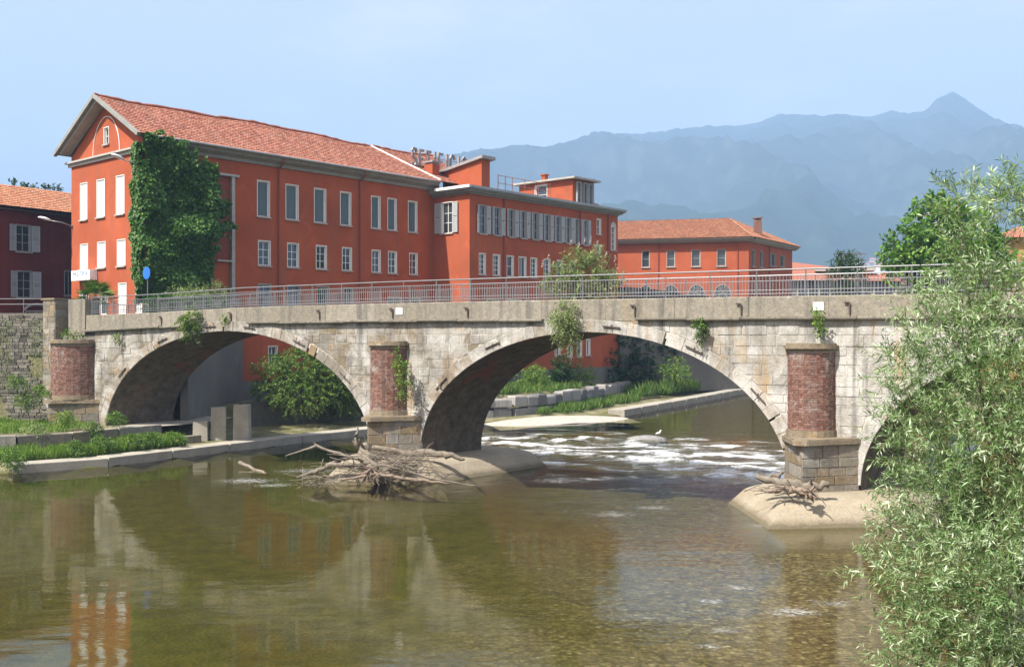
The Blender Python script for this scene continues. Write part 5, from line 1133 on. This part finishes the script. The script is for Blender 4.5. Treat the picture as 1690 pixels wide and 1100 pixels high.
# ---------------- ivy on the factory corner
iv = tag(empty('ivy', (CX, CY, 0), FA), 'dense dark green ivy covering the corner of the red factory', 'plant')
IP = [(-.3, 20.7), (1.0, 21.0), (2.2, 20.7), (2.5, 20.0), (4.6, 20.3), (4.4, 19.7), (2.9, 19.5), (3.2, 19.0), (5.6, 19.3), (6.1, 18.2), (6.0, 16.6), (7.2, 16.45), (7.2, 16.05), (6.0, 15.8), (6.1, 15.3), (7.6, 15.2), (7.5, 14.75), (5.9, 14.5), (5.5, 12.9), (5.9, 11.6), (4.6, 9.8), (2.6, 9.2), (.2, 9.4), (-.3, 9.6)]
def inpoly(c, P):
    P = np.array(P); r = np.zeros(len(c), bool); j = len(P)-1
    for i in range(len(P)):
        r ^= ((P[i, 1] > c[:, 1]) != (P[j, 1] > c[:, 1])) & (c[:, 0] < (P[j, 0]-P[i, 0])*(c[:, 1]-P[i, 1])/(P[j, 1]-P[i, 1]+1e-12)+P[i, 0]); j = i
    return r
n = 52000; c = np.column_stack([rng.uniform(-.5, 7.5, n), rng.uniform(9, 21.2, n)]); w = c+(np.column_stack([fbm(c[:, 0]*1.7, c[:, 1]*1.7, 4, 81), fbm(c[:, 0]*1.7, c[:, 1]*1.7, 4, 83)])-.5)*1.7
IP = [(x_*.80 if x_ > 3 else x_, z_) for x_, z_ in IP]; c = c[inpoly(w, IP)]; bulge = .12+2.6*np.clip(fbm(c[:, 0]*.5, c[:, 1]*.42, 2, 85)-.34, 0, 1)**1.15+1.0*np.clip(fbm(c[:, 0]*1.4, c[:, 1]*1.2, 2, 87)-.42, 0, 1)+.36*np.clip(c[:, 0], 0, 4.2)
P = np.column_stack([c[:, 0], -bulge*rng.uniform(.72, 1.0, len(c)), c[:, 1]])
n = 15000; c2 = np.column_stack([rng.uniform(-.2, 2.0, n), rng.uniform(9.2, 20.4, n)]); edge = np.interp(c2[:, 1], [9, 10.4, 11.2, 13.4, 15, 17.3, 18, 19.7, 20.4], [.2, .35, .7, 1.35, 1.5, 1.7, 1.2, 1.0, .7])+(fbm(c2[:, 1]*1.3, c2[:, 0], 3, 89)-.5)*.8
c2 = c2[c2[:, 0] < edge]; b2 = .1+.9*np.clip(fbm(c2[:, 0]*.5, c2[:, 1]*.4, 3, 91)-.25, 0, 1)
P2_ = np.column_stack([-b2*rng.uniform(.55, 1, len(c2)), c2[:, 0], c2[:, 1]]); P = np.concatenate([P, P2_]); m = len(P)
Nn = np.concatenate([np.tile([0, -1, .45], (len(c), 1)), np.tile([-1, 0, .45], (len(c2), 1))])+rdir(m)*.6
leaves('foliage', P, rdir(m)*.7+np.array([0, 0, -.75]), Nn, rng.uniform(.16, .30, m), rng.uniform(.15, .27, m), M['ivy'], iv, np.clip(rng.normal(.5, .22, m), 0, 1))
q = MB()
for k in range(9): x = random.uniform(.2, 5.5); q.tube([(x, -.06, 7.7), (x+random.uniform(-.5, .5), -.12, 12), (x+random.uniform(-.8, .8), -.12, 16.5)], [.06, .045, .02], 5)
q.build('stem', M['bark'], iv)

# ---------------- big willow in the right foreground
wl_blobs = []
for (px_, py_, d, rx, rz) in ((1600, 430, 12.2, .40, .5), (1580, 350, 12.6, .22, .35), (1640, 500, 11.6, .6, .6), (1530, 540, 12.0, .42, .5), (1560, 610, 11.4, .75, .75), (1470, 680, 11.6, .30, .4), (1650, 700, 10.8, .8, .9), (1560, 760, 11.0, .75, .7), (1500, 830, 11.2, .48, .6), (1600, 900, 10.4, .8, .8), (1520, 960, 10.6, .5, .55), (1670, 1000, 10.0, .8, .9), (1570, 1060, 10.2, .6, .7), (1680, 330, 12.0, .25, .3), (1690, 850, 11.8, .7, .9), (1750, 600, 11.6, .9, 1.3), (1780, 850, 11.2, 1.0, 1.3), (1640, 1150, 10.2, 1.0, .8)):
    x, y, z = at(px_+(34 if px_ < 1620 and py_ > 450 else 0), py_, d); wl_blobs.append((x, y, z, rx*.9, rx*1.15, rz*.9))
wt_ = tag(empty('willow_tree', (6.3, 11.2, .3)), 'big silvery green willow filling the right foreground', 'tree')
rel = [(b[0]-6.3, b[1]-11.2, b[2]-.3, *b[3:]) for b in wl_blobs]
sprays(wt_, rel, 4300, .40, 14, .082, .0150, M['willow'], droop=.22, up=.40, shell=.42, twig=.0035, twigmat=M['twig'], spread=.75)
limbs(wt_, (0, 0, -.4), rel, .10, M['bark'])
# outlying sprays that break the outline
out_pts = [(1425, 925), (1395, 925), (1432, 640), (1440, 742), (1452, 800), (1440, 590), (1455, 560), (1432, 870), (1445, 1010), (1440, 1085), (1608, 318), (1640, 330), (1675, 285), (1585, 300), (1550, 318), (1655, 360), (1620, 350), (1690, 300), (1445, 690), (1470, 480), (1480, 600), (1450, 960)]
ob = [(*[v-o for v, o in zip(at(px_+46, py_+8, 11.2), (6.3, 11.2, .3))], .16, .2, .12) for px_, py_ in out_pts]
sprays(wt_, ob, 300, .36, 14, .085, .0150, M['willow'], droop=.18, up=.45, shell=.6, twig=.0035, twigmat=M['twig'], name='outer_sprays', spread=.7)

# ---------------- other trees and shrubs
def blobs_at(lst): return [(*at(px_, py_, d), r, r*1.05, r*rv_) for px_, py_, d, r, rv_ in lst]
plant('broadleaf_tree', 'leafy bright green tree behind the railing left of the willow', 'tree', (34.5, 80, 1.2), blobs_at([(1548, 365, 80, 2.2, .9), (1510, 410, 79, 2.0, .85), (1595, 400, 81, 2.6, .9), (1488, 435, 79, 1.4, .8), (1550, 445, 80, 2.8, .8), (1630, 440, 80, 2.2, .9), (1600, 500, 80, 3.0, .9)]), 2000, .9, 9, .34, .26, 'tree', .3, twigmat=M['twig'], twig=.012, droop=.3)
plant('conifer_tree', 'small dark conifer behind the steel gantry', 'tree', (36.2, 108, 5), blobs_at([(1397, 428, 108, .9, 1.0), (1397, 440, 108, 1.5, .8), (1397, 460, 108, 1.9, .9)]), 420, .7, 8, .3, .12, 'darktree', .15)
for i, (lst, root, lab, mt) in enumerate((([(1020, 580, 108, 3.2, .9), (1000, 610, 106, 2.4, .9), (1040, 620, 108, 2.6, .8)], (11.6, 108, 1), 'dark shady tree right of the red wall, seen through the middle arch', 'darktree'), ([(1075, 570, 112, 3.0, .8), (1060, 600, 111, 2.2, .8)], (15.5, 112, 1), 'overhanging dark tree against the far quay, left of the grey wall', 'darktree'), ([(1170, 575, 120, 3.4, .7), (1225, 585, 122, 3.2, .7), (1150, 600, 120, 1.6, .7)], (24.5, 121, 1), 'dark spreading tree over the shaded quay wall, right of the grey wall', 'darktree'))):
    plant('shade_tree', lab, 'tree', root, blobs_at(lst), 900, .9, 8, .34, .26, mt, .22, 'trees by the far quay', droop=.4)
def shrub(lab, lst, root, n, ln_, nl, LL, LW, mat, **kw): return plant('shrub', lab, 'shrub', root, blobs_at(lst), n, ln_, nl, LL, LW, mat, .04, **kw)
shrub('large tangled green bush filling the back of the left arch', [(500, 610, 72, 2.0, .8), (450, 615, 72, 1.4, .8), (550, 620, 73, 2.0, .8), (500, 645, 71, 2.2, .6), (570, 650, 73, 1.8, .7), (530, 580, 73, 1.5, .7), (590, 630, 74, 1.6, .9), (440, 645, 71, 1.0, .7)], (-14.5, 72, 1.6), 2300, .7, 12, .17, .075, 'bush', droop=.35, twigmat=M['twig'], twig=.01)
bd = shrub('tall buddleia bush with pale flower spikes growing behind the railing above the middle arch', [(930, 465, 48.4, .75, 1.0), (970, 460, 48.4, .85, 1.1), (1003, 470, 48.0, .6, 1.0), (950, 430, 48.4, .5, 1.0), (985, 432, 48.4, .45, 1.0), (907, 480, 48.6, .45, .9), (960, 488, 48.4, 1.0, .7)], (3.4, 48.3, 8.0), 620, .56, 11, .16, .045, 'sage', up=.9, droop=.2, twigmat=M['twig'], twig=.008)
P = np.array([at(x, y, 48.4) for x, y in ((942, 404), (965, 402), (905, 428), (1000, 425), (1015, 432), (985, 408), (1018, 450), (895, 440), (955, 410), (975, 400))])-np.array([3.4, 48.3, 8.0])
k = np.repeat(P, 30, 0); tt = rng.random(len(k)); k = k+np.column_stack([(tt-.5)*.05, (tt-.5)*.05, tt*.28])+rdir(len(k))*.03; [leaves('flower_spike', k[i*30:i*30+30], rdir(30), rdir(30), .05, .04, M['blossom'], bd) for i in range(len(P))]
shrub('pale green bush hanging over the parapet above the middle arch', [(930, 512, 44.6, .42, 1.0), (935, 540, 44.4, .5, .9), (925, 530, 44.4, .4, 1.2), (940, 565, 44.4, .25, 1.2)], (2.3, 44.9, 7.5), 330, .42, 11, .12, .035, 'sage', droop=.7, up=.1, twigmat=M['twig'], twig=.006)
shrub('pale green bush rooted in the wall above the left arch', [(315, 525, 56.3, .40, 1.1), (318, 545, 56.2, .36, .9), (305, 535, 56.2, .3, 1.0)], (-18.2, 56.7, 7.3), 190, .42, 11, .13, .05, 'bush', droop=.5, up=.2, twigmat=M['twig'], twig=.006)
for lst, root, n, lab, mt in (([(1155, 535, 41.6, .2, 1.4), (1157, 555, 41.6, .14, 1.6)], (7.9, 41.9, 7.5), 80, 'trailing creeper on the spandrel right of the middle arch crown', 'bush'), ([(1352, 525, 38.9, .12, 2.4), (1354, 545, 38.9, .10, 1.8), (1344, 510, 38.9, .1, 1.2)], (11.9, 39.2, 7.4), 60, 'thin yellowing creeper above the right-hand cutwater', 'yellowleaf'), ([(660, 600, 48.6, .3, 1.2), (668, 625, 48.4, .3, 1.2), (662, 650, 48.4, .18, 1.2), (657, 580, 48.8, .12, 1.6)], (-5.3, 49.2, 4.5), 150, 'bright fern-like creeper beside the middle brick cutwater', 'yellowleaf'), ([(103, 600, 61.8, .15, 3.0), (103, 640, 61.8, .12, 2.0), (110, 550, 62, .2, 1.4)], (-27.9, 62.4, 4.5), 90, 'narrow creeper between the abutment pillar and the brickwork', 'bush'), ([(372, 524, 55.6, .13, 1.2)], (-15.9, 55.9, 7.5), 24, 'small bright weed on the left arch crown', 'yellowleaf'), ([(195, 555, 60, .3, .9), (130, 553, 62, .5, .3)], (-24.4, 60.4, 6.6), 70, 'dry grass and weeds on the brick abutment cap', 'sage'), ([(940, 640, 95, .1, .5)], (5.5, 95, 1.2), 10, 'tiny weed on the far bank', 'bush')):
    shrub(lab, lst, root, n, .22, 7, .10, .06, mt, droop=.6, up=0, trunk=False)
shrub('grey-green shrub on the street beside the ivy foot', [(315, 492, 68.5, .9, .8), (350, 486, 71.5, 1.0, .8), (372, 490, 74, .7, .8), (290, 496, 67, .7, .8)], (-22, 69, 7.6), 500, .6, 10, .15, .05, 'sage', up=.6, droop=.2)
shrub('clipped green hedge behind the railing below the ivy', [(265, 505, 65.5, .9, .7), (300, 508, 65, .8, .6), (335, 506, 68.5, .9, .6), (365, 505, 72, .8, .6)], (-22.5, 65.4, 7.6), 800, .4, 9, .15, .11, 'ivy')
shrub('low hedge behind the railing near the willow', [(1340, 490, 150, 2.0, .6), (1380, 488, 150, 2.2, .6), (1420, 486, 150, 2.2, .6), (1460, 484, 150, 2.2, .7), (1500, 484, 150, 2.4, .8)], (51, 150, 8.0), 600, .9, 8, .4, .22, 'bush', trunk=False)
for px_, py_, d, r_, lab, mt in ((40, 655, 61, .8, 'green weeds climbing the mossy retaining wall', 'bush'), (25, 625, 61, .6, 'upper tuft of weeds on the mossy retaining wall', 'bush'), (65, 640, 61.5, .4, 'weeds at the foot of the abutment pillar', 'yellowleaf'), (190, 685, 58.6, .65, 'leafy bush at the springing of the left arch', 'bush'), (105, 685, 57.5, .7, 'tall weeds in front of the brick abutment', 'yellowleaf'), (150, 700, 56.5, .5, 'low weeds at the right of the brick abutment', 'bush'), (55, 705, 55, .8, 'flowering weeds on the earth terrace', 'sage'), (250, 718, 56.6, .45, 'green tuft on the middle of the upper terrace edge', 'bush'), (220, 722, 55.6, .5, 'darker tuft left of the middle of the terrace edge', 'bush'), (285, 715, 57.6, .35, 'yellow-green tuft near the leaning post', 'yellowleaf'), (165, 725, 54.2, .55, 'bush on the lower left step', 'bush'), (15, 750, 49.5, .9, 'bushy weeds at the left end of the kerb', 'bush'), (120, 735, 53, .6, 'grassy bush above the left part of the kerb', 'bush'), (470, 640, 70, .01, 'x', 'bush')):
    if lab == 'x': continue
    r_ *= .68; x, y, z = at(px_, py_, d); shrub(lab, [(px_, py_+4, d, r_, .75), (px_+10, py_+9, d-.3, r_*.7, .7)], (x, y, z-r_*.8), int(80+170*r_), .30, 9, .10, .04, mt, trunk=False, droop=.45)
for px_, py_, d, r_, lab in ((955, 622, 99, 1.5, 'round yellow-green shrub at the corner of the factory wing'), (880, 625, 90, 1.2, 'leafy shrub at the foot of the wing wall behind the arch'), (1110, 612, 107, 1.7, 'tall grassy shrub in front of the grey quay wall')):
    x, y, z = at(px_, py_, d); shrub(lab, [(px_, py_, d, r_, .9), (px_+8, py_+8, d, r_*.8, .8)], (x, y, z-r_), 330, .6, 9, .2, .07, 'yellowleaf', droop=.3)
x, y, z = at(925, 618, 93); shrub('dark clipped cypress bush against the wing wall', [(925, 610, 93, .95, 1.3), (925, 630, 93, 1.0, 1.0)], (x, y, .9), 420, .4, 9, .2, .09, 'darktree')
# palm at the bridge head
pm = tag(empty('palm_tree', (-27.9, 67.2, 7.62)), 'short fan palm at the bridge head below the white sign', 'tree')
q = MB(); q.tube([(0, 0, 0), (0, 0, .9), (.03, 0, 1.7)], [.2, .17, .15], 9); q.build('trunk', M['bark'], pm)
PP, DD, NN_, LL_ = [], [], [], []; stm = MB()
for k in range(46):
    a = random.uniform(0, 2*math.pi); el = random.uniform(-.25, 1.3); d = Vector((math.cos(a)*math.cos(el), math.sin(a)*math.cos(el), math.sin(el))); l = random.uniform(.6, 1.0); h = Vector((0, 0, 1.65))+d*l; stm.tube([(0, 0, 1.6), h], .014, 4)
    sd2 = d.cross(Vector((0, 0, 1))).normalized(); u2 = sd2.cross(d)
    for j in range(17): b_ = (j-8)/8*1.35; dd = d*math.cos(b_)+sd2*math.sin(b_)-Vector((0, 0, .12)); PP.append(h); DD.append(dd); NN_.append(u2); LL_.append(random.uniform(.5, .72))
leaves('fronds', np.array(PP), np.array(DD), np.array(NN_), np.array(LL_), .05, M['bush'], pm); stm.build('stalks', M['twig'], pm)
# ground cover
grass('grass', 'lush grass on the bank between kerb and terrace', offs([(-45, 42.4), (-24.9, 49.8), (-21.2, 52.5), (-17.8, 57.6)], 1.45)+offs([(-45, 42.4), (-24.9, 49.8), (-21.2, 52.5), (-17.8, 57.6)], 4.15)[::-1], 34000, .6, 'yellowgrass', z=.44, w=.035)
grass('grass', 'weedy grass on the earth terrace', [(-45, 48), (-28, 54.6), (-25, 57), (-25.5, 61.5), (-31, 62.5), (-45, 62)], 22000, .4, 'yellowgrass', z=1.4, w=.03)
grass('grass', 'moss and dry grass tufts clinging to the rubble retaining wall', [(-40, 64.2), (-29.3, 62.9), (-29.3, 63.6), (-40, 65)], 9000, .22, 'sage', w=.03, zf=lambda x, y: 1.4+6.4*rng.random(len(x))**1.2)
grass('grass', 'tall grass on the far bank behind the stone blocks', [(-2.5, 81.5), (3.2, 86), (7, 94), (4, 97), (-4, 88)], 6000, .7, z=1.9, w=.06)
grass('grass', 'bright tall grass strip along the upstream bank', [(12.5, 99), (20, 110), (31.5, 137), (40, 148), (36, 150), (27, 136), (17, 114), (11, 104)], 12000, 1.3, z=.6, w=.09)
grass('grass', 'grass tufts between the stone blocks and the gravel bar', [(2, 81.5), (5.5, 84.5), (11, 95), (12.8, 99), (10.6, 99), (6.5, 90.5), (3.2, 84.6)], 3500, .7, z=.35, w=.06)
# distant treetops above the dark red house roof
for i, (px_, py_, r_, lab) in enumerate(((18, 306, 1.5, 'dark treetop above the far left end of the tiled roof'), (45, 308, 1.0, 'small treetop second from the left above the tiled roof'), (88, 309, 1.1, 'treetop above the tiled roof just left of the gable'))):
    x, y, z = at(px_, py_, 112); plant('far_tree', lab, 'tree', (x, y, 7.6), [(x, y, z-1.0, r_, r_, r_), (x+1, y, z-2.4, r_*1.3, r_, r_)], 160, .8, 8, .3, .2, 'darktree', .2, 'treetops behind the dark red house')

# ---------------- air
hz_m = bpy.data.materials.new('valley_haze'); hz_m.use_nodes = True; nt = hz_m.node_tree; nt.nodes.remove(nt.nodes['Principled BSDF'])
pv = nt.nodes.new('ShaderNodeVolumePrincipled'); pv.inputs['Color'].default_value = (0.40, 0.63, 1.0, 1); pv.inputs['Density'].default_value = 0.00033; pv.inputs['Anisotropy'].default_value = 0.0
nt.links.new(pv.outputs[0], nt.nodes['Material Output'].inputs['Volume'])
q = MB(); q.box(-4600, 5200, -400, 5900, -4, 1150); hz_o = q.build('haze', hz_m); tag(hz_o, 'pale blue summer haze filling the valley', kind='stuff')
